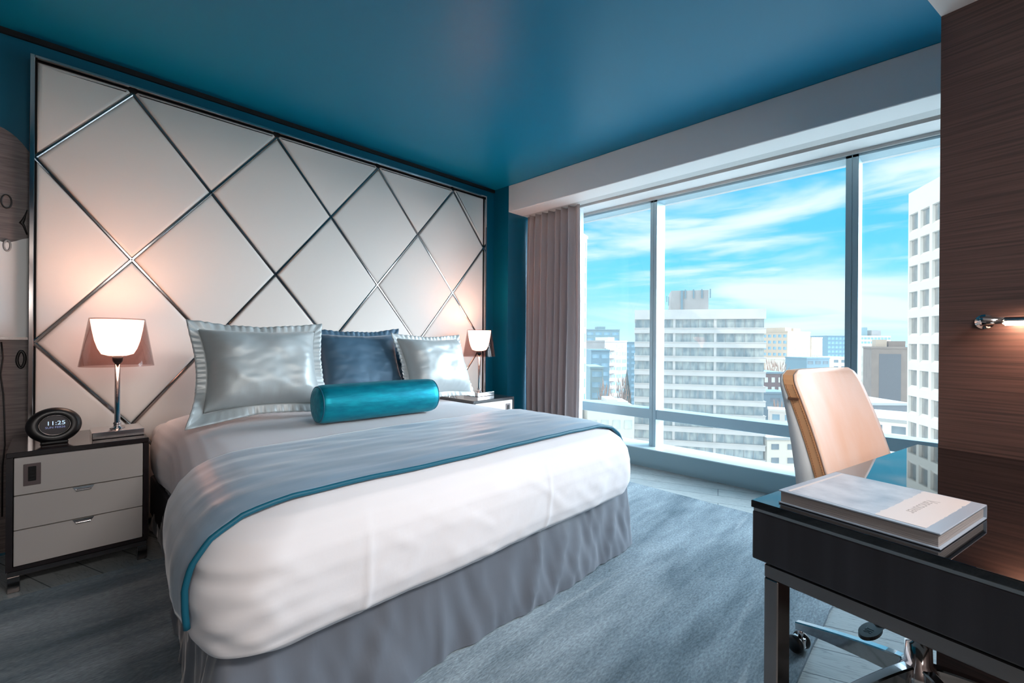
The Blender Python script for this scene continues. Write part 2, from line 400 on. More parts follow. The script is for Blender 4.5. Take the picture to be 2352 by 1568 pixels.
def dedupe(poly):
    out = []
    for p in poly:
        if not out or math.hypot(p[0]-out[-1][0], p[1]-out[-1][1]) > 1e-4: out.append(p)
    if len(out) > 1 and math.hypot(out[0][0]-out[-1][0], out[0][1]-out[-1][1]) < 1e-4: out.pop()
    return out
for j in range(0, 7):
    for i in range(0, 9):
        if (i+j) % 2: continue
        cx, cz = HX0+i*HDX, HZ0-j*HDZ
        poly = [(cx+HDX, cz), (cx, cz+HDZ), (cx-HDX, cz), (cx, cz-HDZ)]
        for f in (lambda p: p[0]-HX0, lambda p: HX1-p[0], lambda p: HZT-p[1], lambda p: p[1]-HZB): poly = clip(poly, f)
        poly = dedupe(poly)
        if len(poly) < 3: continue
        # orient counter clockwise
        ar = sum(poly[k][0]*poly[(k+1) % len(poly)][1]-poly[(k+1) % len(poly)][0]*poly[k][1] for k in range(len(poly)))
        if abs(ar) < .02: continue
        if ar < 0: poly = poly[::-1]
        bm = cushion(dedupe(inset(poly, 0)))
        if bm: hobj('leather_panel', bm, LEATHER, True)
def strip(p, q, wd_=.0085):
    p, q = Vector((p[0], 0, p[1])), Vector((q[0], 0, q[1])); d = (q-p).normalized(); n = Vector((-d.z, 0, d.x))
    bm = bmesh.new(); prof = [(-wd_, 3.349), (-wd_, 3.331), (-wd_*.45, 3.3275), (wd_*.45, 3.3275), (wd_, 3.331), (wd_, 3.349)]
    r = []
    for e in (p, q): r.append([bm.verts.new((e.x+n.x*s, y, e.z+n.z*s)) for s, y in prof])
    for k in range(6): bm.faces.new((r[0][k], r[0][(k+1) % 6], r[1][(k+1) % 6], r[1][k]))
    bm.faces.new(r[0]); bm.faces.new(r[1][::-1])
    return bm
sl = HDZ/HDX
for sgn in (1, -1):
    for k in range(-9, 20):
        if k % 2 == 0: continue
        # line: (x-HX0)/HDX*sgn + (HZ0-z)/HDZ = k   through nodes with odd i+j
        ptsl = []
        def line_z(x): return HZ0 - HDZ*(k - sgn*(x-HX0)/HDX)
        def line_x(z): return HX0 + HDX*sgn*(k - (HZ0-z)/HDZ)
        for x in (HX0, HX1):
            z = line_z(x)
            if HZB-1e-6 <= z <= HZ0+1e-6: ptsl.append((x, z))
        for z in (HZB, HZ0):
            x = line_x(z)
            if HX0-1e-6 < x < HX1+1e-6: ptsl.append((x, z))
        ptsl = sorted(set((round(a, 4), round(b, 4)) for a, b in ptsl))
        if len(ptsl) >= 2 and math.hypot(ptsl[0][0]-ptsl[-1][0], ptsl[0][1]-ptsl[-1][1]) > .1:
            hobj('chrome_strip', strip(ptsl[0], ptsl[-1]), STRIPM)

# ------------------------------------------------------------------ mirror reflections shaped as a solid panel left of the headboard
refl = empty('reflection_panel', (-.5, 3.37, 0))
tag(refl, 'wavy grey brown and white reflections modelled as panel left of headboard', 'wall panel')
def aobj(name, bm, m, parent=refl, smooth=False):
    o = obj(name, bm, m, parent, smooth)
    if parent is refl: o.location = (.5, -3.37, 0)
    return o
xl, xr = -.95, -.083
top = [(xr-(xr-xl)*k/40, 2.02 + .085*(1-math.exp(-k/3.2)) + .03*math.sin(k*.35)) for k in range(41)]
aobj('wood_reflection', prism(bmesh.new(), [(xl, .02), (xr, .02)] + top, 3.352, 3.376, 'y'), VENEERW)
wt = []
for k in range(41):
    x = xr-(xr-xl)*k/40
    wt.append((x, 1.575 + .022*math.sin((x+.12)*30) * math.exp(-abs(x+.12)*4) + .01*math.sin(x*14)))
aobj('white_reflection', prism(bmesh.new(), [(xl, 1.083), (xr, 1.083)] + wt, 3.346, 3.353, 'y'), REFLG)
aobj('ledge_reflection', B(xl, xr, 3.340, 3.353, 1.070, 1.083), CHROME)
def ring(cx, cz, rx, rz, r=.004, wob=0):
    pts = [(cx+rx*math.cos(t)*(1+wob*math.sin(2*t+1)), 3.350, cz+rz*math.sin(t)) for t in [2*PI*k/28 for k in range(29)]]
    return tube(bmesh.new(), pts, r, 8, False)
aobj('ring_mark', ring(-.158, 1.752, .017, .033, .003), REFLL, smooth=True)
aobj('ring_mark', ring(-.106, .972, .012, .042, .006, .15), REFLL, smooth=True)
aobj('drop_reflection', ring(-.155, 1.535, .011, .026, .006), mat('grey_reflection', (140, 140, 140), .2), smooth=True)
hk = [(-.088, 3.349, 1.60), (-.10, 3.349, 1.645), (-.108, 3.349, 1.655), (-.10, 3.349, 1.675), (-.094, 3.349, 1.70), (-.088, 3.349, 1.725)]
aobj('hook_mark', tube(bmesh.new(), hk, [.003, .005, .009, .006, .003, .002], 8), REFLL, smooth=True)
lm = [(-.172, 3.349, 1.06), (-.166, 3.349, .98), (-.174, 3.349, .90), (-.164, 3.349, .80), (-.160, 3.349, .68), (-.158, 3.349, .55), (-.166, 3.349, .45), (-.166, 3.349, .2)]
aobj('dark_line', tube(bmesh.new(), lm, .003, 8), REFLL, smooth=True)

# ------------------------------------------------------------------ nightstands
def nightstand(x0, y0, label, plate_side):
    W, D, H = .471, .455, .594
    r = empty('nightstand', (x0+W/2, y0+D/2, 0))
    def p(name, bm, m, parent=None, smooth=False):
        o = obj(name, bm, m, parent or r, smooth)
        if parent is None: o.location = (-W/2, -D/2, 0)
        return o
    bm = bmesh.new()
    box(bm, 0, W, 0, D, .572, H, bev=.002, seg=1); box(bm, 0, .02, 0, D, .092, .572); box(bm, W-.02, W, 0, D, .092, .572); box(bm, .02, W-.02, 0, D, .092, .108); box(bm, .02, W-.02, D-.02, D, .108, .572)
    p('case', bm, ESPRESSO)
    bm = bmesh.new()
    box(bm, .004, W-.004, .004, D-.004, .066, .090, bev=.002, seg=1)
    p('base_frame', bm, CHROMED)
    for sx in (.004, W-.042):
        for sy in (.004, D-.042): p('leg', B(sx, sx+.038, sy, sy+.038, 0, .066, bev=.002, seg=1), CHROMED)
    zs = [(.411, .569), (.264, .407), (.111, .260)]
    for k, (a, b) in enumerate(zs):
        d = p('drawer', B(.023, W-.023, -.001, D-.03, a, b, bev=.0015, seg=1), DRAWER)
        if k:
            bm = bmesh.new()
            cx = W/2+.002
            prism(bm, [(cx-.036, b), (cx+.036, b), (cx+.026, b-.016), (cx-.026, b-.016)], -.004, -.0012, 'y')
            box(bm, cx-.026, cx+.026, -.012, -.004, b-.017, b-.011, bev=.002, seg=2)
            h = p('handle', bm, CHROME, d)
        else:
            px = .05 if plate_side == 'l' else W-.102
            pl = p('switch_plate', B(px, px+.052, -.005, -.0012, .447, .540, bev=.001, seg=1), PLATE, d)
            sw = obj('rocker_switch', None or _rocker(px), BLACKP, d)
    tag(r, label, 'nightstand')
    return r
def _rocker(px):
    bm = bmesh.new()
    box(bm, px+.014, px+.038, -.008, -.005, .466, .528, bev=.0015, seg=1)
    for k in range(4): box(bm, px+.017, px+.035, -.0105, -.008, .470+k*.0145, .4805+k*.0145, bev=.001, seg=1)
    return bm
nightstand(-.131, 2.842, 'dark framed nightstand with three pale drawers under the alarm clock', 'l')
nightstand(2.395, 2.79, 'nightstand half hidden behind the bed beside the curtain', 'r')

# ------------------------------------------------------------------ table lamps
def lamp(x, y, label):
    r = empty('table_lamp', (x, y, .5945))
    obj('base', B(-.098, .098, -.095, .095, 0, .034, bev=.003, seg=2), CHROME, r)
    obj('pole', lathe(bmesh.new(), [(0, .034), (.03, .034), (.03, .037), (.017, .041), (.014, .052), (.0165, .056), (.0165, .062), (.012, .066), (.0115, .40), (.0, .40)], 24), CHROME, r, True)
    bowl = [(.0, .398), (.035, .399), (.062, .408), (.076, .435), (.088, .475), (.098, .53), (.1045, .580), (.1025, .580), (.096, .53), (.085, .475), (.073, .437), (.06, .412), (0, .404)]
    obj('diffuser', lathe(bmesh.new(), bowl, 40), GLOW, r, True)
    sh = [(.147, .347), (.1465, .349), (.109, .586), (.1065, .586), (.1445, .347)]
    obj('shade', lathe(bmesh.new(), sh + [sh[0]], 56), SMOKE, r, True)
    obj('socket', lathe(bmesh.new(), [(0, .36), (.013, .36), (.02, .372), (.022, .404), (0, .404)], 20), BLACKP, r, True)
    obj('bulb', lathe(bmesh.new(), [(0, .44), (.012, .44), (.016, .46), (.03, .49), (.032, .51), (.022, .53), (0, .538)], 20), GLOW_B, r, True)
    tag(r, label, 'lamp', 'bedside table lamps')
    return r
GLOW_B = mat('bulb_glow', (255, 240, 230), .4, emit=(255, 208, 178), estr=60)
lamp(.236, 3.03, 'lit chrome table lamp beside the round alarm clock')
lamp(2.70, 3.07, 'lit chrome table lamp near the curtain, on the far nightstand')

# ------------------------------------------------------------------ alarm clock
ck = empty('alarm_clock', (.012, 2.985, .5945), math.radians(4))
tag(ck, 'round black alarm clock with lit digits on the nightstand', 'clock')
TILT = Matrix.Translation((0, 0, .082)) @ Matrix.Diagonal((1.12, 1, .98, 1)) @ Matrix.Rotation(math.radians(-8), 4, 'X') @ Matrix.Rotation(PI/2, 4, 'X')
bm = lathe(bmesh.new(), [(0, -.028), (.05, -.028), (.074, -.02), (.083, -.004), (.083, .004), (.078, .014), (.066, .021), (.05, .0215), (.047, .018), (.045, .012)], 56)
o = obj('body', bm, BLACKP, ck, True); o.matrix_local = TILT
bm = lathe(bmesh.new(), [(0, .012), (.0455, .012)], 48); o = obj('display', bm, DISPLAY, ck); o.matrix_local = TILT
bm = lathe(bmesh.new(), [(.0455, .0125), (.0475, .020), (.0455, .0215), (.0435, .014), (.0455, .0125)], 48); o = obj('bezel', bm, CHROMED, ck, True); o.matrix_local = TILT
obj('foot', B(-.045, .045, -.03, .035, 0, .012, bev=.004), BLACKP, ck)
text_mesh('time_digits', '11:25', .026, TEXTM, ck, TILT @ Matrix.Translation((.004, .001, .0126)))
text_mesh('date_letters', 'SUN FEB26', .0125, TEXTD, ck, TILT @ Matrix.Translation((.002, -.014, .0126)))

# ------------------------------------------------------------------ bed
BX0, BX1, BY0, BY1 = .232, 2.1, 1.14, 3.22
PROF = [(.05, .318), (.018, .345), (.004, .39), (0, .45), (.0, .50), (.008, .55), (.03, .597), (.065, .633), (.11, .654), (.17, .666), (.26, .672), (.42, .675), (.7, .676), (.92, .676)]
bed = empty('bed', (1.15, 2.2, 0))
tag(bed, 'king size bed base with grey velvet skirt below the white duvet', 'bed')
def bobj(name, bm, m, smooth=False):
    o = obj(name, bm, m, bed, smooth); o.location = (-1.15, -2.2, 0); return o
bobj('box_base', B(.40, 2.06, 1.28, 3.29, .08, .30, bev=.01), mat('bed_base_fabric', (60, 60, 66), .8))
bobj('mattress', B(.40, 2.02, 1.27, 3.29, .302, .60, bev=.06, seg=4), SHEET, True)
def rrect(x0, x1, y0, y1, r, ne=46, nc=16):
    pts = []
    for (cx, cy, a0, ex, ey) in ((x1-r, y0+r, -PI/2, 0, 1), (x1-r, y1-r, 0, -1, 0), (x0+r, y1-r, PI/2, 0, -1), (x0+r, y0+r, PI, 1, 0)):
        for k in range(nc): 
            t = a0 + PI/2*k/nc; pts.append((cx+r*math.cos(t), cy+r*math.sin(t), math.cos(t), math.sin(t)))
        L = {0: (y1-y0-2*r), 1: (x1-x0-2*r)}[0 if ey else 1]
        t = a0+PI/2
        sx, sy = cx+r*math.cos(t), cy+r*math.sin(t)
        for k in range(ne): pts.append((sx+ex*L*k/ne, sy+ey*L*k/ne, math.cos(t), math.sin(t)))
    return pts
def taper(x, y):
    """the left side of the bedding draws in towards the pillows"""
    t = max(0, min(1, (y-1.3)/1.4)); k = max(0, min(1, (1.15-x)/.9))
    return x + .145*t*t*(3-2*t)*k
def skirt():
    rows = []
    for z, out, amp in ((.335, -.012, .003), (.31, -.008, .008), (.28, -.004, .012), (.24, 0, .016), (.2, .002, .018), (.16, .004, .019), (.12, .007, .020), (.08, .009, .021), (.05, .010, .020), (.019, .010, .018)):
        row = []
        for (x, y, nx, ny) in rrect(.275, 2.15, 1.225, 3.25, .03, 150, 6):
            s = x*1.0+y*1.3
            w = nz(s*4.2+z*.8, 3.1, z*1.5)*1.6 + (.5-abs(nz(s*8-z*3, 8.2, z*3)))*1.5 + (.4-abs(nz(s*15+z*5, 2.2, z*4)))*.8 + 1.1*max(0, nz(s*2.4, 11, z*.4))
            row.append((taper(x+nx*(out+w*amp), y), y+ny*(out+w*amp), z+nz(s*3, 1, 0)*.004))
        rows.append(row)
    bm = bmesh.new(); grid(bm, rows, True)
    o = bobj('skirt', bm, SKIRT, True)
    md = o.modifiers.new('thick', 'SOLIDIFY'); md.thickness = .002; md.offset = -1; md.use_rim = False
skirt()
def dz_of(d):
    pr = [(a, b) for a, b in PROF if b >= .5]
    for (d0, z0), (d1, z1) in zip(pr, pr[1:]):
        if d <= d1: return z0+(z1-z0)*(d-d0)/(d1-d0)
    return PROF[-1][1]
def leftx(d, y, right=False):
    """x of the ring with inset d at row y, on the left or right side"""
    r = .15+d*.25 if d < .6 else .3
    x0, x1, y0 = BX0+d, BX1-d, BY0+d
    if y < y0: return None
    off = 0
    if y < y0+r:
        dy = y0+r-y; off = r-math.sqrt(max(0, r*r-dy*dy))
    return (x1-off) if right else taper(x0+off, y)
def duvet():
    rows = []
    fine = []
    for (d0, z0), (d1, z1) in zip(PROF, PROF[1:]):
        n = 5
        for k in range(n): fine.append((d0+(d1-d0)*k/n, z0+(z1-z0)*k/n))
    fine.append(PROF[-1])
    for (d, z) in fine:
        row = []
        r = .15+d*.25 if d < .6 else .15+.15
        r = min(r, (BX1-BX0)/2-d-.005)
        for (x, y, nx, ny) in rrect(BX0+d, BX1-d, BY0+d, BY1-d, r, 170, 34):
            side = max(0, min(1, (.66-z)/.2))
            w = nz(x*2.3, y*2.3, z*2)*.010 + nz((x+y)*9, z*3, 3.7)*.0035
            cornl = math.exp(-((x-.27)**2+(y-1.2)**2)/.03)
            w += cornl*(nz(z*26, (x-y)*6, 1)*.014)
            w += .0035*(math.exp(-((x-.60-.03*z)/.009)**2)+math.exp(-((x-1.36-.05*z)/.009)**2)) + .006*max(0, nz((x+z*1.2)*11, (z-x*.3)*7, 12)) + .004*max(0, nz((x-z)*17, z*9, 15))
            low = .02*nz(x*1.7, y*1.7, 9)*max(0, (.5-z))/.2
            top = (1-side)*(nz(x*4, y*5, 2)*.004 + nz(x*13, y*5, 7)*.0014)
            row.append((taper(x+nx*w*side, y), y+ny*w*side, z+low+top))
        rows.append(row)
    bm = bmesh.new(); vv = grid(bm, rows, True); bm.faces.new(vv[-1])
    o = obj('duvet', bm, SHEET, None, True)
    tag(o, 'plump white duvet spread over the whole bed', 'duvet')
    return o
duvet()
def runner():
    rows = []; YA, YB = 1.262, 1.83; ny = 44
    for k in range(ny+1):
        y = YA+(YB-YA)*k/ny
        def half(right):
            pts = []
            zb = (.40+.06*k/ny) if not right else .40
            for (d0, z0), (d1, z1) in zip(PROF, PROF[1:]):
                for s in range(3):
                    d, z = d0+(d1-d0)*s/3, z0+(z1-z0)*s/3
                    if z < zb or d > .5: continue
                    x = leftx(d, y, right)
                    if x is None: continue
                    fl = max(0, min(1, (z-.52)/.15)); o_ = .012
                    wv = (1-fl)*(.010*nz(y*9, z*2, 5 if right else 1)+.006)
                    pts.append((x + (-1 if not right else 1)*(o_*(1-fl)+wv), z+o_*fl))
            return pts
        L, R = half(False), half(True)
        # same count on every row: resample
        zc = L[-1][1]; n2 = 60
        path = L + [(L[-1][0]+(R[-1][0]-L[-1][0])*t/20, zc) for t in range(1, 20)] + R[::-1]
        ln = [0]
        for p, q in zip(path, path[1:]): ln.append(ln[-1]+math.hypot(q[0]-p[0], q[1]-p[1]))
        row = []
        i = 0; n2 = 150
        for s in range(n2+1):
            t = ln[-1]*s/n2
            while i < len(ln)-2 and ln[i+1] < t: i += 1
            f = (t-ln[i])/max(1e-9, ln[i+1]-ln[i]); x = path[i][0]+(path[i+1][0]-path[i][0])*f; z = path[i][1]+(path[i+1][1]-path[i][1])*f
            edge = .012*nz(x*2.2, 0, 3)*(1-abs(2*k/ny-1)*0)
            wr = max(0, min(1, (z-.6)/.06))*(.004*nz(x*2.5+1.5*y, y*16, 4)+.0035*nz(x*6+y*9, y*24, 8))+.002
            yy = y + (edge if k in (0, ny) else edge)
            row.append((x, yy, z+wr))
        rows.append(row)
    bm = bmesh.new(); grid(bm, rows)
    o = obj('bed_runner', bm, RUNM, None, True)
    md = o.modifiers.new('thick', 'SOLIDIFY'); md.thickness = .006; md.offset = 0
    pb = tube(bmesh.new(), [(p[0]-(0.002 if p[0] < .3 else 0), p[1]-.006, p[2]+.001) for p in rows[0]], .0075, 8)
    obj('piping', pb, PIPING, o, True)
    tag(o, 'steel blue satin runner with teal edging laid across the duvet', 'bed runner')
runner()

# pillows -----------------------------------------------------------
def pillow(name, label, m, cx, y0, ang, w, h, thick, flange, rz=0, seed=0, flop=0, cat='pillow'):
    root = empty(name, (cx, y0, .684), rz)
    T = Matrix.Rotation(math.radians(-ang), 4, 'X')
    def shape(u, v):
        # u,v in -1..1 ; pulled-in edges between the four corners
        px = u*w/2*(1-.12*(1-v*v)*abs(u)**2); pz = v*h/2*(1-.13*(1-u*u)*abs(v)**2)
        return px, pz
    n = 40
    bm = bmesh.new()
    for s in (1, -1):
        rows = []
        for j in range(n+1):
            row = []
            for i in range(n+1):
                u, v = -1+2*i/n, -1+2*j/n
                px, pz = shape(u, v)
                e = max(0, (1-u**4))*max(0, (1-v**4)); t = thick/2*e**.62*(1+.10*nz(u*2, v*2, seed+s*3))
                t += .008*e*nz(u*3+v*2, v*4, seed+7)+.006*e*(.4-abs(nz(u*4-v*3, v*6+u*2, seed+17))) + (1-e)*e*4*.006*nz(u*14*(abs(v) > abs(u))+v*14*(abs(u) >= abs(v)), seed, 0)
                row.append((px, -s*t, pz+h/2+flange))
            rows.append(row)
        grid(bm, rows)
    bmesh.ops.remove_doubles(bm, verts=bm.verts[:], dist=.0006)
    o = obj('cushion', bm, m, root, True); o.matrix_local = T
    # flange: flat border with gathers
    bm = bmesh.new(); rows = []
    per = []
    N_ = 60
    for side in range(4):
        for k in range(N_):
            t = -1+2*k/N_
            per.append({0: (t, -1), 1: (1, t), 2: (-t, 1), 3: (-1, -t)}[side])
    for lv in range(6):
        f = lv/5; row = []
        for q, (u, v) in enumerate(per):
            px, pz = shape(u*.985, v*.985)
            corner = (abs(u)*abs(v))**6
            ex = px + (u if abs(u) >= .999 else u**5)*flange*f*1.0
            ez = pz + (v if abs(v) >= .999 else v**5)*flange*f*1.0
            g = f*(.0055*math.sin(q*1.75+nz(q*.2, seed)*3)+.022*nz(q*.07, seed+2))
            fy = -g
            if flop and u < -.2 and v < -.5:
                k_ = f*max(0, (-u-.2)/.8)*(-v-.5)/.5; fy -= flop*k_; ez -= flop*math.tan(math.radians(ang))*k_; ex -= .03*k_*k_
            row.append((ex, fy, ez+h/2+flange))
        rows.append(row)
    grid(bm, rows, True)
    o = obj('flange', bm, m, root, True); o.matrix_local = T
    md = o.modifiers.new('thick', 'SOLIDIFY'); md.thickness = .005; md.offset = 0
    tag(root, label, cat)
    return root
pillow('pillow', 'slate blue square pillow standing between the two silver ones', SATINB, 1.36, 2.57, 24, .56, .44, .20, .04, math.radians(-2), 5)
pillow('pillow', 'large silver sateen pillow at the left, nearest the alarm clock', SATIN, .762, 2.455, 21, .555, .43, .27, .048, math.radians(-4), 1, flop=.10)
pillow('pillow', 'silver sateen pillow at the right end, beside the far lamp', SATIN, 1.83, 2.43, 22, .53, .41, .23, .036, math.radians(4), 9)
# bolster
bl = empty('bolster', (1.195, 2.14, .683+.092), math.radians(-2))
tag(bl, 'teal velvet bolster cushion lying in front of the pillows', 'bolster')
prof = [(0, -.325), (.06, -.325), (.08, -.318), (.089, -.305), (.091, -.28), (.092, -.1), (.093, .1), (.091, .28), (.089, .305), (.08, .318), (.06, .325), (0, .325)]
bm = lathe(bmesh.new(), prof, 48)
for v in bm.verts:
    k = .004*nz(v.co.x*14, v.co.y*14, v.co.z*5)
    v.co.x *= 1+k*4; v.co.y *= 1+k*4
o = obj('cushion', bm, TEALV, bl, True); o.rotation_euler = (0, PI/2, 0)
for s in (-1, 1):
    bm = bmesh.new(); tube(bm, [(s*.314, .0825*math.cos(2*PI*k/40), .0825*math.sin(2*PI*k/40)) for k in range(41)], .004, 6, False)
    obj('seam_cord', bm, PIPING, bl, True)

# ------------------------------------------------------------------ curtains
def curtain(name, x, ya, yb, z0, z1, folds, amp, m, label, cat, sheer=False, gather=0):
    rows = []; n = 240
    for j in range(41):
        t = j/40; z = z1+(z0-z1)*t; row = []
        for i in range(n+1):
            s = i/n
            ph = s*folds*2*PI + .9*nz(s*6, 2.2)
            a = amp*(.55+.45*t)*(1+.5*nz(s*9, t*.8, 5))
            flat = min(1, s/.06)*min(1, (1-s)/.10)
            yy = ya+(yb-ya)*s + .018*nz(s*4, t*2.2, 1)*t + gather*(s-.5)*math.sin(PI*min(1, t*1.1))*-.10
            w = math.sin(ph)+.35*math.sin(2*ph+1)
            row.append((x + a*w*flat + .012*nz(s*5, t*2, 7)*t, yy + .4*a*math.cos(ph)*flat, z))
        rows.append(row)
    bm = bmesh.new(); grid(bm, rows)
    o = obj(name, bm, m, None, True)
    md = o.modifiers.new('thick', 'SOLIDIFY'); md.thickness = .002
    tag(o, label, cat)
curtain('curtain', 3.42, 3.15, 2.50, .012, 2.352, 8, .050, CURT, 'mauve grey pleated curtain drawn to the left of the window', 'curtain', gather=.3)
curtain('sheer_curtain', 3.545, 3.14, 2.545, .012, 2.350, 14, .012, SHEER, 'white sheer curtain edge behind the mauve curtain', 'sheer curtain')

# ------------------------------------------------------------------ desk (turned a little from the room)
DR = math.atan2(UX.y, UX.x)
desk = empty('desk', (1.036, .31, 0), DR)
tag(desk, 'dark desk with black glass top and chrome frame against wood wall', 'desk')
# local: +x = away from the camera (u), -y = to the right (w)
DL, DW = .992, .80
obj('glass_top', B(0, DL, -DW, 0, .735, .75, bev=.0015, seg=2), BLACKGLASS, desk)
obj('metal_edge', B(.004, DL-.004, -DW+.004, -.004, .7285, .735), ALU, desk)
obj('apron', B(.002, DL-.002, -DW+.002, -.002, .628, .7285, bev=.003, seg=2), WALNUT_D, desk)
for x0 in (.016, DL-.07):
    bm = bmesh.new()
    box(bm, x0, x0+.05, -DW+.02, -.02, .592, .620, bev=.002, seg=1)
    fr = obj('leg_frame', bm, CHROMED, desk)
    for y0 in (-.048, -DW+.02):
        obj('leg', B(x0, x0+.05, y0, y0+.028, 0, .592, bev=.002, seg=1), CHROMED, desk)
obj('spacer_block', B(.02, DL-.02, -DW+.03, -.03, .620, .628), BLACKP, desk)

# book
bk = empty('book', (1.036+UX.x*.030+WX.x*.041, .31+UX.y*.030+WX.y*.041, .7505), DR+math.radians(-1.0))
tag(bk, 'large hardcover book with pale photo cover lying on the black desk', 'book')
BW = .252
obj('page_block', B(.004, BW-.004, -BW+.004, -.003, .003, .024), PAPER, bk)
bm = bmesh.new(); box(bm, 0, BW, -BW, 0, 0, .003, bev=.0008, seg=1); box(bm, 0, BW, -BW, 0, .024, .027, bev=.0008, seg=1); box(bm, BW-.003, BW, -BW, 0, .003, .024)
cv = obj('cover', bm, mat('cover_board', (150, 164, 180), .3), bk)
obj('cover_photo', B(.008, BW-.006, -.168, -.016, .027, .0273), COVERP, cv)
bm = bmesh.new(); pts = [(.008, -.165)]
for k in range(25): pts.append((.008+(BW-.014)*k/24, -.162+.006*nz(k*.9, 1)))
for k in range(25): pts.append((BW-.006-(BW-.014)*k/24, -BW+.020+.003*nz(k*1.9, 5)))
prism(bm, pts, .0271, .0276)
obj('title_band', bm, COVERT, cv)
bm = bmesh.new(); pts = []
for k in range(41): pts.append((.008+(BW-.014)*k/40, -.020+.0022*nz(k*1.3, 9)))
for k in range(41): pts.append((BW-.006-(BW-.014)*k/40, -.014))
prism(bm, pts, .0271, .0275); obj('deckle_strip', bm, COVERT, cv)
text_mesh('title_letters', 'Vancouver', .027, INK, cv, Matrix.Translation((.13, -.186, .0277)) @ Matrix.Rotation(PI, 4, 'Z') @ Matrix.Translation((0, -.002, 0)), .0001)

# ------------------------------------------------------------------ office chair  (local: +x lateral, -y forward under the desk)
ch = empty('office_chair', (1.742, .077, 0), DR)
tag(ch, 'tan and white leather swivel chair with chrome star base at the desk', 'chair')
def roundrect_grid(f_front, w_of, z0, z1, nz_=40, nx=30, rc=.05):
    pass
def back_pts(off):
    """rows over height, columns over width; off = distance behind the front face"""
    rows = []
    nzr, nxr = 36, 28
    for j in range(nzr+1):
        t = j/nzr; z = .50+(.995-.50)*t
        f = -.105 - .085*t**.8 - .075*t*t            # forward coordinate of the front face (negative = backwards)
        hw = .245 - .012*t
        # rounded upper corners
        dzt = .995-z
        r = .055
        if dzt < r: hw -= r-math.sqrt(max(0, r*r-(r-dzt)**2))
        row = []
        for i in range(nxr+1):
            u = -1+2*i/nxr
            curve = .028*(1-u*u)*(1-.35*t)
            row.append((u*hw, -(f-curve) + off(t, u), z))
        rows.append(row)
    return rows
def slab(front, back):
    bm = bmesh.new(); a = grid(bm, front); b = grid(bm, back)
    nr, nc = len(a), len(a[0])
    for j in range(nr-1):
        bm.faces.new((a[j][0], b[j][0], b[j+1][0], a[j+1][0])); bm.faces.new((a[j][-1], a[j+1][-1], b[j+1][-1], b[j][-1]))
    for i in range(nc-1):
        bm.faces.new((a[0][i], a[0][i+1], b[0][i+1], b[0][i])); bm.faces.new((a[-1][i], b[-1][i], b[-1][i+1], a[-1][i+1]))
    return bm
cush_b = lambda t, u: .034
# front leather
fr_ = back_pts(lambda t, u: 0); md_ = back_pts(lambda t, u: .006)
bc = obj('back_cushion', slab(fr_, md_), TANPALE, ch, True)
# side band
bandf = back_pts(lambda t, u: .0065); bandb = back_pts(lambda t, u: .036)
def shrink(rows, k):
    return [[(x*k, y, z-(.0 if k == 1 else .002)) for x, y, z in r] for r in rows]
bb = obj('side_band', slab(shrink(bandf, 1.004), shrink(bandb, 1.004)), TAN, ch, False)
# white shell, thicker towards the seat
shf = back_pts(lambda t, u: .0365); shb = back_pts(lambda t, u:   .042 + .105*(1-t)**.9*(1-.25*u*u))
obj('back_shell', slab(shrink(shf, .998), shrink(shb, .985)), SHELLW, ch, True)
# stitching on the band
THREAD = mat('brown_thread', (168, 112, 74), .6)
for s in (-1, 1):
    col = 0 if s < 0 else -1
    for offv in (.011, .031):
        bm = bmesh.new()
        rr = back_pts(lambda t, u: offv)
        pts = [(r[col][0]*1.006, r[col][1], r[col][2]) for r in rr[:-3]]
        for p, q in zip(pts, pts[1:]):
            p, q = Vector(p), Vector(q)
            for h in (0, .5):
                tube(bm, [p.lerp(q, h+.05), p.lerp(q, h+.36)], .0008, 5)
        obj('stitching', bm, THREAD, ch)
obj('fold_tab', B(-.2425, -.2385, .236, .268, .905, .913, bev=.001, seg=1), mat('dark_tan', (110, 74, 52), .6), ch)
for c_ in ch.children: c_.location.x += .045; c_.location.y += -.004
# seat
bm = bmesh.new(); rows_t = []; rows_b = []
for j in range(25):
    t = j/24; f = -.135+.45*t
    rt, rb = [], []
    for i in range(25):
        u = -1+2*i/24
        e = (1-abs(u)**6)*(1-abs(2*t-1)**8)
        rt.append((u*.22, -f, .455+.045*max(0, e)**.4 - .02*max(0, t-.8)*5)); rb.append((u*.215, -f, .448-.03*max(0, e)**.4))
    rows_t.append(rt); rows_b.append(rb)
obj('seat', slab(rows_t, rows_b), TANPALE, ch, True)
obj('seat_shell', B(-.18, .18, -.24, .12, .395, .418, bev=.01, seg=3), SHELLW, ch, True)
obj('mechanism', B(-.075, .075, -.12, .07, .33, .398, bev=.015, seg=3), BLACKP, ch, True)
obj('column', lathe(bmesh.new(), [(0, .10), (.048, .10), (.05, .13), (.044, .165), (.032, .178), (.030, .23), (.02, .232), (.02, .34), (0, .34)], 32), CHROME, ch, True)
# tilt lever
lv = bmesh.new(); prof_l = []
outl = []
for k in range(28):
    t = 2*PI*k/28; outl.append((-.185+.043*math.cos(t)*(1.25 if math.cos(t) < 0 else 1.4), .07+.022*math.sin(t)))
prism(lv, outl, .262, .272)
tube(lv, [(-.14, .068, .267), (-.11, .055, .275), (-.08, .03, .33), (-.04, 0, .36)], [.012, .010, .010, .010], 10)
le = obj('tilt_lever', lv, BLACKP, ch); le.location = (.055, 0, 0)
text_mesh('embossed_letters', 'SIT', .026, mat('grey_emboss', (70, 80, 84), .35), le, Matrix.Translation((-.193, .062, .2722)), .0006)
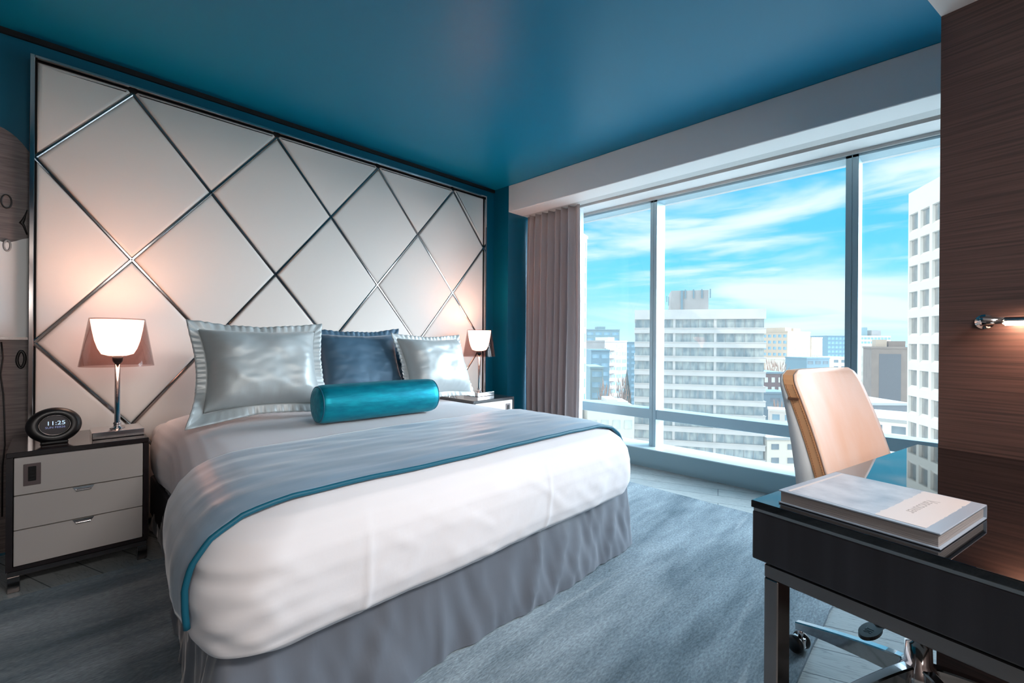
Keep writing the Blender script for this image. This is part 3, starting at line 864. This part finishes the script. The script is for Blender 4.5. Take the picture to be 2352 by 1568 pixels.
# star base: five tapering polished blades with twin-wheel casters
hubdir = math.degrees(DR)
for k in range(5):
    ang = math.radians(75 - hubdir + 72*k)
    sp = bmesh.new(); n = 14; rows = []
    for j in range(n+1):
        t = j/n; r = .03+.30*t
        zt = .172-.058*t**1.3; hh = .062-.036*t; wd2 = .017-.004*t
        rows.append([(r, -wd2, zt-.003), (r, -wd2*.7, zt), (r, wd2*.7, zt), (r, wd2, zt-.003), (r, wd2*.8, zt-hh), (r, -wd2*.8, zt-hh)])
    vv = grid(sp, rows, True); sp.faces.new(vv[0]); sp.faces.new(vv[-1][::-1])
    so = obj('star_leg', sp, CHROME, ch); so.rotation_euler = (0, 0, ang)
    fk = bmesh.new(); tube(fk, [(.318, 0, .095), (.318, 0, .06)], .009, 12); box(fk, .302, .342, -.009, .009, .030, .064, bev=.004, seg=2)
    cs = obj('caster', fk, CHROME, so, True)
    for s in (-1, 1):
        wb = lathe(bmesh.new(), [(0, -.010), (.022, -.010), (.027, -.007), (.029, 0), (.027, .007), (.018, .0105), (0, .0105)], 28)
        wo = obj('wheel', wb, BLACKP, cs, True)
        wo.matrix_local = Matrix.Translation((.325, s*.0215, .0435)) @ Matrix.Rotation(s*-PI/2, 4, 'X')

# ------------------------------------------------------------------ reading light on the wood wall
sc = empty('wall_light', (P0.x+WX.x*.105-UX.x*.0, P0.y+WX.y*.105, 1.149), DR)
tag(sc, 'slim glowing tube light with a round chrome cap on the wood wall', 'wall light')
# local -x = towards the camera side, -y = to the right
bm = tube(bmesh.new(), [(0, 0, 0), (-.006, 0, 0), (-.0061, 0, 0), (-.05, 0, 0)], [.022, .022, .008, .008], 20); obj('wall_mount', bm, CHROME, sc, True)
bm = tube(bmesh.new(), [(-.052, .0, 0), (-.052, -.006, 0), (-.052, -.05, 0)], [.0135, .0135, .0105], 24); obj('end_cap', bm, CHROME, sc, True)
bm = tube(bmesh.new(), [(-.052, -.05, -.004), (-.052, -.46, -.004)], .0095, 20); obj('glowing_tube', bm, TUBE, sc, True)
bm = bmesh.new(); grid(bm, [[(-.052+.0125*math.cos(t), y_, -.002+.0125*math.sin(t)) for t in [PI*k/12 for k in range(13)]] for y_ in (-.05, -.46)])
rf = obj('light_shield', bm, ALU, sc, True); md = rf.modifiers.new('thick', 'SOLIDIFY'); md.thickness = .001  # added half tube keeping the tube's light off the upper wall
bm = tube(bmesh.new(), [(-.052, -.46, 0), (-.052, -.50, 0)], .0125, 20); obj('end_cap', bm, CHROME, sc, True)
bm = tube(bmesh.new(), [(0, -.48, 0), (-.006, -.48, 0), (-.0061, -.48, 0), (-.05, -.48, 0)], [.022, .022, .008, .008], 20); obj('wall_mount', bm, CHROME, sc, True)

# ------------------------------------------------------------------ the city outside
GZ = -46.0
def paneM(name, rgb, rgb2, sc):
    return mat(name, rgb, .15, spec=.6, rgb2=rgb2, vscale=sc, vstretch=(1, 1, .35), detail=2, coord='Object')
PANE = paneM('office_window_glass', (112, 128, 134), (176, 178, 172), .9)
PANEB = paneM('hazed_blue_glass', (84, 118, 136), (132, 164, 178), .5)  # blue tint puts distance haze into the panes
PANED = paneM('dark_window_glass', (62, 74, 84), (110, 122, 128), .5)
PANEL_ = paneM('pale_blind_glass', (150, 150, 144), (206, 200, 186), .6)
PANET = paneM('tower_glass', (104, 102, 98), (172, 162, 150), .6)
CONC = mat('pale_concrete', (194, 184, 178), .8, var=.06, vscale=.3)
CONCG = mat('grey_concrete', (148, 143, 140), .85, var=.08, vscale=.4)
WHITEC = mat('white_precast', (205, 196, 186), .75)
CREAM = mat('cream_render', (202, 188, 172), .8)
TANB = mat('tan_concrete', (180, 158, 138), .85, var=.05, vscale=.2)
BRICK = mat('dark_red_brick', (92, 62, 58), .85, var=.12, vscale=1.5)
BROWNB = mat('brown_ribbed_concrete', (124, 106, 94), .85, var=.1, vscale=.4)
DARKB = mat('dark_curtain_wall', (78, 78, 82), .5)
BLUEB = mat('hazed_blue_cladding', (92, 122, 134), .6)  # blue grey includes the haze and shade of distant towers
TEALB = mat('hazed_teal_concrete', (108, 132, 136), .75)  # distance haze and shade put into the wall tone
ROOFM = mat('grey_gravel_roof', (150, 150, 148), .9)
TWIG = mat('bare_brown_twigs', (150, 118, 100), .9, var=.2, vscale=2)
CONIF = mat('dark_conifer', (52, 78, 78), .9, var=.25, vscale=1.5)
g = struct('ground', B(10, 2600, -1800, 2200, GZ-1, GZ), mat('city_ground', (186, 192, 194), .9, rgb2=(214, 216, 214), vscale=.03, detail=8), 'streets and yards far below the window')
hl = bmesh.new(); pa = []
for k in range(61):
    a_ = math.radians(-40+k*2); rr_ = 2300
    hgt = 30+34*abs(nz(k*.21, 2))+10*nz(k*.9, 5)
    pa.append((rr_*math.cos(a_), rr_*math.sin(a_), hgt))
grid(hl, [[(x, y, GZ) for x, y, z in pa], [(x*1.02, y*1.02, GZ+z) for x, y, z in pa], [(x*1.2, y*1.2, GZ+z*1.1) for x, y, z in pa]])
struct('hills', hl, mat('far_blue_hills', (120, 160, 178), .95), 'low blue hills on the horizon', smooth=True)

def tower(name, label, pxA, pxB, pyT, dA, dB, T, wallm, panem, fl=3.0, bay=3.4, win=(2.2, 1.6), top=1.2, side=False, zb=GZ, cap=None, cat='building', maxw=96, wz=.5, balcony=None, sidem=None):
    """box building seen between two pixel columns; its windows are parts"""
    A = at(pxA, pyT, dA); Bp = at(pxB, pyT, dB); zt = A.z
    A2, B2 = Vector((A.x, A.y, 0)), Vector((Bp.x, Bp.y, 0)); ex = (B2-A2); Ln = ex.length; ex.normalize()
    rz = math.atan2(ex.y, ex.x)
    r = empty(name, (A.x, A.y, zb), rz); H = zt-zb
    # local +y has to lead away from the eye
    ey = Vector((-ex.y, ex.x, 0)); s = 1 if ey.dot(A2) > 0 else -1
    bm = bmesh.new(); box(bm, 0, Ln, min(0, s*T), max(0, s*T), 0, H)
    obj('wall', bm, wallm, r)
    bm = bmesh.new(); box(bm, -.15, Ln+.15, min(-.15*s, s*(T+.15)), max(-.15*s, s*(T+.15)), H, H+.5)
    obj('roof', bm, wallm if cap is None else cap, r)
    nb = max(1, int(Ln/bay)); nf = max(1, int((H-top)/fl)); cnt = 0
    me = None; b2 = Ln/nb; ww = win[0]*b2/bay
    me_s = None; nbs = max(1, int(T/bay))
    for f in range(nf):
        z = H-top-f*fl
        if z-win[1] < 0 or cnt >= maxw: break
        for k in range(nb):
            x = (k+.5)*b2
            if me is None:
                o = obj('window', B(-ww/2, ww/2, -.05, .05, -win[1], 0), panem, r); me = o.data
            else:
                o = bpy.data.objects.new('window', me); COL.objects.link(o); o.parent = r
            o.location = (x, 0, z); cnt += 1
        if side:
            for k in range(nbs):
                y = s*(k+.5)*T/nbs
                if me_s is None:
                    o = obj('window', B(-.05, .05, -ww/2, ww/2, -win[1], 0), panem, r); me_s = o.data
                else:
                    o = bpy.data.objects.new('window', me_s); COL.objects.link(o); o.parent = r
                o.location = (0, y, z); cnt += 1
        if balcony:
            if f == 0:
                o = obj('balcony', B(0, Ln*.42, min(0, -s*1.3), max(0, -s*1.3), -1.0, -.1), balcony, r); bme = o.data
            else:
                o = bpy.data.objects.new('balcony', bme); COL.objects.link(o); o.parent = r
            o.location = (Ln*.03, 0, z-win[1]+.2)
    tag(r, label, cat)
    r['_L'] = Ln; r['_H'] = H; r['_s'] = s
    del r['_L'], r['_H'], r['_s']
    return r, Ln, H, s
def penthouse(r, x0, x1, y0, y1, H, h, m, s, name='rooftop_block'):
    obj(name, B(x0, x1, min(s*y0, s*y1), max(s*y0, s*y1), H, H+h), m, r)

# --- the striped office block in the middle
def office_block():
    A = at(1459, 712, 97); Bp = at(1758, 709, 90.4); zt = A.z
    A2, B2 = Vector((A.x, A.y, 0)), Vector((Bp.x, Bp.y, 0)); ex = B2-A2; Ln = ex.length; ex.normalize()
    r = empty('office_building', (A.x, A.y, GZ), math.atan2(ex.y, ex.x)); H = zt-GZ; T = 20
    s = 1 if Vector((-ex.y, ex.x, 0)).dot(A2) > 0 else -1
    def bx(name, x0, x1, y0, y1, z0, z1, m): return obj(name, B(x0, x1, min(s*y0, s*y1), max(s*y0, s*y1), z0, z1), m, r)
    bx('core', .3, Ln-.3, .45, T, 0, H-.2, CONCG)
    bx('parapet', -.1, Ln+.1, -.25, T+.2, H-2.0, H, CONC)
    piers = [.0, .215, .315, .632, 1.0]
    pw = .5
    fl = 2.93; nf = int((H-2)/fl)
    seg = [(0.0, .195, ), (.225, .308), (.325, .625), (.640, .995)]
    for f in range(nf):
        z = H-2.0-f*fl
        bx('spandrel_band', -.12, Ln+.12, -.22, T+.12, z-fl, z-1.78, CONC)
        if f < 11:
            bx('window_ledge', -.2, Ln+.2, -.32, .1, z-1.92, z-1.78, CONC)
            for a_, b_ in seg:
                o = bx('window', a_*Ln+.02, b_*Ln, .28, .4, z-1.78, z, PANE)
                n_ = max(2, int((b_-a_)*Ln/1.5)); bm = bmesh.new(); box(bm, a_*Ln+.02, b_*Ln, min(s*.2, s*.3), max(s*.2, s*.3), z-.08, z)
                for q_ in range(1, n_):
                    xx = a_*Ln+(b_-a_)*Ln*q_/n_; box(bm, xx-.04, xx+.04, min(s*.2, s*.3), max(s*.2, s*.3), z-1.78, z)
                obj('glazing_bars', bm, CONCG, o)
    for p_ in (.208, .316, .632):
        bx('pier', p_*Ln-.25, p_*Ln+.25, -.05, .5, 0, H-2, CONC)
    # roof house with aerials
    x0, x1 = (1548-1458)/300*Ln, (1637-1458)/300*Ln
    hp = 4.3
    bx('rooftop_block', x0, x1, 3, 12, H, H+hp, CONCG)
    bx('rooftop_pipe', x0+1.9, x0+2.3, 2.75, 3, H, H+hp, BLUEB)
    for k in range(4):
        xx = x0+2.7+k*1.65
        o = bx('aerial', xx, xx+.22, 2.8, 3.02, H+hp-1.7, H+hp+.2, BLUEB)
    for k in range(2):
        bx('aerial', x0-.55-k*.4, x0-.4-k*.4, 4, 4.3, H+1.2+k*.8, H+3.1+k*.2, BLUEB)
    tag(r, 'pale office block with ribbon windows and roof house, straight outside', 'building')
office_block()

# --- white precast tower on the right
def white_tower():
    A = at(2087, 445, 62); Bp = at(2160, 405, 55.4)
    A2, B2 = Vector((A.x, A.y, 0)), Vector((Bp.x, Bp.y, 0)); ex = B2-A2; u = ex.length/2.72; ex.normalize()
    zb = GZ; H = A.z-zb
    r = empty('office_tower', (A.x, A.y, zb), math.atan2(ex.y, ex.x))
    s = 1 if Vector((-ex.y, ex.x, 0)).dot(A2) > 0 else -1
    nb = 7; Ln = u*nb
    obj('wall', B(0, Ln, min(s*.39, s*22), max(s*.39, s*22), 0, H), WHITEC, r)
    bm = bmesh.new(); fl = 3.50; nf = int((H-3.0)/fl)
    box(bm, 0, Ln, min(0, s*.40), max(0, s*.40), H-2.6, H)
    box(bm, 0, Ln, min(0, s*.40), max(0, s*.40), 0, H-2.6-nf*fl)
    panes = []
    for f in range(nf):
        z1 = H-2.6-f*fl; z0 = z1-fl
        for k in range(nb):
            x0, x1 = k*u, (k+1)*u
            ox = [x0, x1, x1, x0]; oz = [z0, z0, z1, z1]
            # flat face, then a deep splayed reveal
            ia = (x0+.10*u, x1-.12*u, z0+.62, z1-.40); ib = (x0+.13*u, x1-.14*u, z0+1.05, z1-.44)
            O = [bm.verts.new((ox[q_], 0, oz[q_])) for q_ in range(4)]
            I1 = [bm.verts.new((x, 0, z)) for x, z in ((ia[0], ia[2]), (ia[1], ia[2]), (ia[1], ia[3]), (ia[0], ia[3]))]
            I2 = [bm.verts.new((x, s*.36, z)) for x, z in ((ib[0], ib[2]), (ib[1], ib[2]), (ib[1], ib[3]), (ib[0], ib[3]))]
            for q_ in range(4):
                q2 = (q_+1) % 4
                bm.faces.new((O[q_], O[q2], I1[q2], I1[q_])); bm.faces.new((I1[q_], I1[q2], I2[q2], I2[q_]))
            if k < 4: panes.append((ib[0], ib[1], ib[2], ib[3]))
    bmesh.ops.remove_doubles(bm, verts=bm.verts[:], dist=.002)
    obj('facade', bm, WHITEC, r)
    me = None
    for (a_, b_, c_, d_) in panes[:92]:
        if me is None:
            o = obj('window', B(0, b_-a_, min(s*.30, s*.38), max(s*.30, s*.38), 0, d_-c_), PANET, r); me = o.data
        else:
            o = bpy.data.objects.new('window', me); COL.objects.link(o); o.parent = r
        o.location = (a_, 0, c_)
    tag(r, 'bright white precast tower with deep square windows at the right', 'building')
white_tower()

# --- farther towers, left to right
r, Ln, H, s = tower('apartment_tower', 'tall white tower just beside the curtain edge', 1290, 1348.5, 511, 76, 88, 18, WHITEC, PANEB, fl=2.9, bay=1.55, win=(.7, 1.7), top=.9, maxw=99)
r, Ln, H, s = tower('apartment_tower', 'dark teal grey slab tower behind the lower flats at left', 1346, 1423, 758, 215, 215, 16, TEALB, PANEB, fl=2.9, bay=3.2, win=(2.3, 1.3), top=1.0, maxw=60)
penthouse(r, Ln*.37, Ln*.60, 2, 9, H, 1.8, TEALB, s)
r, Ln, H, s = tower('apartment_tower', 'white balconied tower with crown, left of the office block', 1389, 1440, 785, 160, 168, 14, CONCG, PANEB, fl=2.7, bay=2.6, win=(1.9, 1.2), top=1.0, balcony=WHITEC, maxw=60)
penthouse(r, Ln*.34, Ln*.62, 2, 8, H, 1.7, WHITEC, s)
r, Ln, H, s = tower('apartment_tower', 'narrow blue tower wedged against the office block', 1434, 1462, 787, 235, 235, 14, BLUEB, PANEB, fl=2.9, bay=2.2, win=(1.5, 1.3), top=1, maxw=40)
r, Ln, H, s = tower('apartment_building', 'lower pale blue flats in front of the teal slab', 1358, 1400, 806, 145, 145, 12, BLUEB, PANEB, fl=2.8, bay=2.6, win=(1.9, 1.3), top=1, maxw=40)
r, Ln, H, s = tower('apartment_building', 'teal glass low flats at lower left behind the bare trees', 1356, 1386, 846, 120, 120, 12, TEALB, PANEB, fl=2.8, bay=2.2, win=(1.6, 1.4), top=.8, maxw=30)
# cream block below the rail
r, Ln, H, s = tower('school_building', 'cream low building with barred windows under the rail', 1349.5, 1457, 938, 80, 80, 8, CREAM, PANEL_, fl=3.1, bay=2.05, win=(1.35, 1.5), top=2.0, cap=ROOFM, maxw=40)
penthouse(r, Ln*.46, Ln*.70, 2, 7, H, 1.4, WHITEC, s); penthouse(r, Ln*.70, Ln*.93, 2, 7, H, 1.0, CONC, s)
# right of the office block
r, Ln, H, s = tower('apartment_tower', 'blue grey tower right behind the office block edge', 1753, 1789, 776, 255, 258, 16, BLUEB, PANEB, fl=2.9, bay=2.6, win=(1.8, 1.4), top=1, maxw=50)
penthouse(r, Ln*.1, Ln*.6, 2, 8, H, 1.2, CONCG, s)
r, Ln, H, s = tower('apartment_tower', 'tan tower with sunlit left face and stepped top', 1809, 1861, 762, 205, 222, 26, TANB, PANEB, fl=2.8, bay=2.1, win=(1.3, 1.3), top=1.2, side=True, maxw=98)
penthouse(r, 0, Ln*.25, 1, 24, H, 2.0, TANB, s); penthouse(r, Ln*.45, Ln*.75, 2, 9, H, 1.9, TANB, s)
r, Ln, H, s = tower('apartment_tower', 'grey tan tower next right of the sunlit tan tower', 1864, 1889, 776, 262, 270, 18, TANB, PANED, fl=2.9, bay=2.4, win=(1.5, 1.2), top=1, maxw=40)
r, Ln, H, s = tower('apartment_tower', 'blue glass tower left of the right mullion', 1901, 1944, 772, 315, 315, 20, BLUEB, PANEB, fl=3.0, bay=2.2, win=(1.8, 1.7), top=.6, maxw=60)
r, Ln, H, s = tower('apartment_building', 'low tan blocks at the foot of the tan tower', 1800, 1850, 826, 185, 187, 10, CREAM, PANED, fl=2.8, bay=2.6, win=(1.5, 1.2), top=.8, maxw=30)
r, Ln, H, s = tower('apartment_building', 'low blue grey blocks behind the chair top', 1853, 1905, 824, 168, 170, 10, BLUEB, PANED, fl=2.8, bay=2.6, win=(1.8, 1.2), top=.8, maxw=30)
r, Ln, H, s = tower('apartment_building', 'low cream house block left of the right mullion', 1912, 1946, 822, 200, 200, 10, CREAM, PANED, fl=2.8, bay=2.6, win=(1.5, 1.2), top=.8, maxw=30)
r, Ln, H, s = tower('town_house', 'dark brick house with white windows beside the office block', 1752, 1800, 858, 126, 126, 12, BRICK, PANEL_, fl=2.6, bay=1.7, win=(.8, 1.4), top=1.0, zb=GZ, cap=mat('slate_roof', (90, 110, 120), .8), maxw=16)
r, Ln, H, s = tower('low_building', 'low dark roofed shed under the brick house', 1750, 1812, 904, 113, 113, 6, mat('slate_wall', (86, 108, 118), .8), PANED, fl=2.8, bay=4, win=(1.4, 1.0), top=1.0, maxw=6)
r, Ln, H, s = tower('low_building', 'white hall below the rail left of the chair', 1768, 1826, 944, 100, 98, 4, WHITEC, PANEB, fl=2.6, bay=1.7, win=(1.0, 1.2), top=.6, maxw=24)
r, Ln, H, s = tower('low_building', 'small white houses near the street under the rail', 1762, 1836, 1010, 90, 90, 5, CREAM, PANED, fl=2.7, bay=3, win=(1.4, 1.1), top=.8, cap=ROOFM, maxw=16)
# right bay
r, Ln, H, s = tower('apartment_tower', 'white and green tower top far behind the brown block', 1976, 2046, 772, 330, 330, 20, CONC, PANEB, fl=3, bay=2.4, win=(1.8, 1.5), top=.8, maxw=60)
penthouse(r, Ln*.05, Ln*.30, 2, 9, H, 6.5, TEALB, s); penthouse(r, Ln*.45, Ln*.75, 2, 9, H, 4.5, CONCG, s)
r, Ln, H, s = tower('apartment_building', 'balconied white flats left of the brown ribbed block', 1958, 2002, 796, 150, 148, 6, CREAM, PANED, fl=2.5, bay=2.4, win=(1.6, 1.2), top=1, balcony=WHITEC, maxw=40)
r, Ln, H, s = tower('office_building', 'brown ribbed block with dark glass strips in the right bay', 2002, 2088, 800, 122, 118, 16, BROWNB, DARKB, fl=60, bay=4.6, win=(2.7, 24), top=1.4, cap=BROWNB, maxw=6)
penthouse(r, Ln*.15, Ln*.45, 2, 9, H, 2.4, TANB, s); penthouse(r, Ln*.5, Ln*.95, 2, 9, H, 2.0, BROWNB, s)
r, Ln, H, s = tower('low_building', 'dark flat roofed podium under the brown block', 1975, 2092, 930, 96, 96, 16, DARKB, PANED, fl=3, bay=4, win=(2.5, 1.2), top=1.4, cap=ROOFM, maxw=10)
r, Ln, H, s = tower('low_building', 'low white framed building at the bottom of the right bay', 1985, 2092, 963, 76, 72, 12, WHITEC, PANED, fl=2.6, bay=2.0, win=(1.2, 1.2), top=.6, cap=ROOFM, maxw=20)

# trees between the houses
def tree(px, py_top, depth, wid, m, label, conifer=False):
    P = at(px, py_top, depth); H = P.z-GZ
    r = empty('tree', (P.x, P.y, GZ))
    obj('trunk', tube(bmesh.new(), [(0, 0, 0), (0, 0, H*.55)], [.35, .15], 8), TWIG, r)
    bm = bmesh.new(); sd_ = random.random()*50
    if conifer:
        lathe(bm, [(0, H*.30), (wid*.5, H*.34), (wid*.34, H*.6), (wid*.2, H*.82), (0, H)], 16)
        for v in bm.verts:
            k_ = 1+.35*nz(v.co.x*1.3, v.co.y*1.3, v.co.z*.8+sd_); v.co.x *= k_; v.co.y *= k_
    else:
        # crown: a cloud of fine upright twigs
        rnd = random.Random(int(px*7+py_top))
        for k in range(260):
            a_ = rnd.random()*2*PI; rr_ = wid*.5*math.sqrt(rnd.random()); zz = H*.30+(H*.66)*rnd.random()
            rr_ *= math.sin(PI*min(1, max(.08, (zz-H*.28)/(H*.74))))**.6
            x, y = rr_*math.cos(a_), rr_*math.sin(a_); l_ = 1.2+1.6*rnd.random()
            tube(bm, [(x*.8, y*.8, zz), (x*1.08+.3*(rnd.random()-.5), y*1.08+.3*(rnd.random()-.5), min(H, zz+l_))], [.13, .02], 4, False)
    obj('crown', bm, m, r)
    tag(r, label, 'tree')
tree(1393, 866, 92, 5, TWIG, 'bare brown tree left of the office block, leftmost')
tree(1430, 862, 98, 4.6, TWIG, 'bare brown tree nearest the office block at left')
tree(1440, 846, 112, 5, CONIF, 'dark conifer against the left edge of the office block', True)
tree(1770, 822, 150, 10, TWIG, 'bare brown tree above the brick house roof')
tree(1790, 826, 155, 9, TWIG, 'bare brown tree just right of the brick house')
tree(1786, 916, 107, 4, TWIG, 'bare brown tree by the white hall under the shed')
# ------------------------------------------------------------------ light
def area(name, loc, rot, sx, sy, power, col):
    l = bpy.data.lights.new(name, 'AREA'); l.shape = 'RECTANGLE'; l.size = sx; l.size_y = sy; l.energy = power; l.color = col
    o = bpy.data.objects.new(name, l); COL.objects.link(o); o.location = loc; o.rotation_euler = rot
    return o
el = area('entry_fill_light', (.75, -.75, 2.12), (0, 0, 0), .9, .5, 24, (1, .95, .92))  # unseen area light added behind the camera for interior brightness
el.rotation_euler = (Vector((.75, -.75, 2.12))-Vector((1.2, 1.5, .5))).to_track_quat('Z', 'Y').to_euler(); el.data.spread = math.radians(110)
rl = bpy.data.lights.new('room_fill_light', 'POINT'); rl.energy = 36; rl.color = (1, .93, .87); rl.shadow_soft_size = .3  # fill without a fixture, added behind the camera to brighten soffit and walls
ro = bpy.data.objects.new('room_fill_light', rl); COL.objects.link(ro); ro.location = (-.55, -1.45, 1.55)
sun = bpy.data.lights.new('sun', 'SUN'); sun.energy = 1.75; sun.color = (1, .88, .76); sun.angle = math.radians(.6)
so = bpy.data.objects.new('sun', sun); COL.objects.link(so)
sd = Vector((-.75, .45, .52)).normalized()
so.rotation_euler = sd.to_track_quat('Z', 'Y').to_euler()

# sky: saturated blue with thin streaks of high cloud
w = bpy.data.worlds.new('sky'); S.world = w; w.use_nodes = True
nt = w.node_tree; N = nt.nodes; L = nt.links; N.clear()
out = N.new('ShaderNodeOutputWorld'); bg = N.new('ShaderNodeBackground'); L.new(bg.outputs[0], out.inputs[0])
tc = N.new('ShaderNodeTexCoord'); sx = N.new('ShaderNodeSeparateXYZ'); L.new(tc.outputs['Generated'], sx.inputs[0])
r1 = N.new('ShaderNodeValToRGB'); e = r1.color_ramp.elements
e[0].position = 0; e[0].color = (*lin((196, 232, 244)), 1); e[1].position = 1; e[1].color = (*lin((60, 190, 230)), 1)
for p_, c_ in ((.05, (160, 224, 244)), (.12, (84, 208, 242)), (.21, (0, 190, 238)), (.45, (0, 178, 232))):
    q_ = e.new(p_); q_.color = (*lin(c_), 1)
L.new(sx.outputs['Z'], r1.inputs[0])
def clouds(scale, rot, stretch, lo, hi, det, dist):
    mp = N.new('ShaderNodeMapping'); mp.inputs['Rotation'].default_value = rot; mp.inputs['Scale'].default_value = stretch; L.new(tc.outputs['Generated'], mp.inputs[0])
    n_ = N.new('ShaderNodeTexNoise'); n_.inputs['Scale'].default_value = scale; n_.inputs['Detail'].default_value = det; n_.inputs['Distortion'].default_value = dist; n_.inputs['Roughness'].default_value = .5
    L.new(mp.outputs[0], n_.inputs['Vector'])
    mr = N.new('ShaderNodeMapRange'); mr.interpolation_type = 'SMOOTHSTEP'; mr.inputs[1].default_value = lo; mr.inputs[2].default_value = hi; L.new(n_.outputs['Fac'], mr.inputs[0])
    return mr
c1 = clouds(2.1, (0, math.radians(6), 0), (1, 1, 5.2), .44, .66, 5, .5)
c2 = clouds(3.4, (math.radians(5), 0, 0), (1, 1, 8), .45, .75, 6, .3)
mx_ = N.new('ShaderNodeMath'); mx_.operation = 'MAXIMUM'; L.new(c1.outputs[0], mx_.inputs[0]); L.new(c2.outputs[0], mx_.inputs[1])
mm = N.new('ShaderNodeMath'); mm.operation = 'MULTIPLY'; mm.inputs[1].default_value = .95; L.new(mx_.outputs[0], mm.inputs[0])
mix = N.new('ShaderNodeMix'); mix.data_type = 'RGBA'; L.new(mm.outputs[0], mix.inputs[0]); L.new(r1.outputs[0], mix.inputs[6]); mix.inputs[7].default_value = (*lin((228, 242, 248)), 1)
# unseen glow added right of the view and overhead to light the room
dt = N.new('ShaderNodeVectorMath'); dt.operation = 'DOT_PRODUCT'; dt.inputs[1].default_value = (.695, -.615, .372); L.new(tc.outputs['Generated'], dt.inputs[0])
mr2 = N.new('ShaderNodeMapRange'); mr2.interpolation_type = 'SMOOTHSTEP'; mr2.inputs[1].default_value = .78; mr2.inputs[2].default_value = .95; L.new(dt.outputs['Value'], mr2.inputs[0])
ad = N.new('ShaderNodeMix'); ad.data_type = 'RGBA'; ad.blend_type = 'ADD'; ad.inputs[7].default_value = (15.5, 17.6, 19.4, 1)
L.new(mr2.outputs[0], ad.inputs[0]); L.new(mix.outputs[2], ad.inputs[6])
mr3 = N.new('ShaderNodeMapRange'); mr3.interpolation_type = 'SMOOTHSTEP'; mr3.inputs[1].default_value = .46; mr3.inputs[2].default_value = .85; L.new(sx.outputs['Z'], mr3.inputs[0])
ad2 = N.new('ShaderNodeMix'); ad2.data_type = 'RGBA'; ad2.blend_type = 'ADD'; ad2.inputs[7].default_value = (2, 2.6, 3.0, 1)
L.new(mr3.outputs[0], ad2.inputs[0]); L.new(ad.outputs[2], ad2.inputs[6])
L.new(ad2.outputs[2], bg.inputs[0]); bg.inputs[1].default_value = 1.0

# ------------------------------------------------------------------ render look
vs = S.view_settings; vs.view_transform = 'Standard'; vs.look = 'None'; vs.gamma = 1; vs.exposure = 0.22; vs.use_curve_mapping = False
cy = S.cycles
cy.max_bounces = 8; cy.diffuse_bounces = 5; cy.glossy_bounces = 4; cy.transmission_bounces = 4; cy.transparent_max_bounces = 12
cy.use_denoising = True; cy.sample_clamp_indirect = 6; cy.caustics_reflective = False; cy.caustics_refractive = False
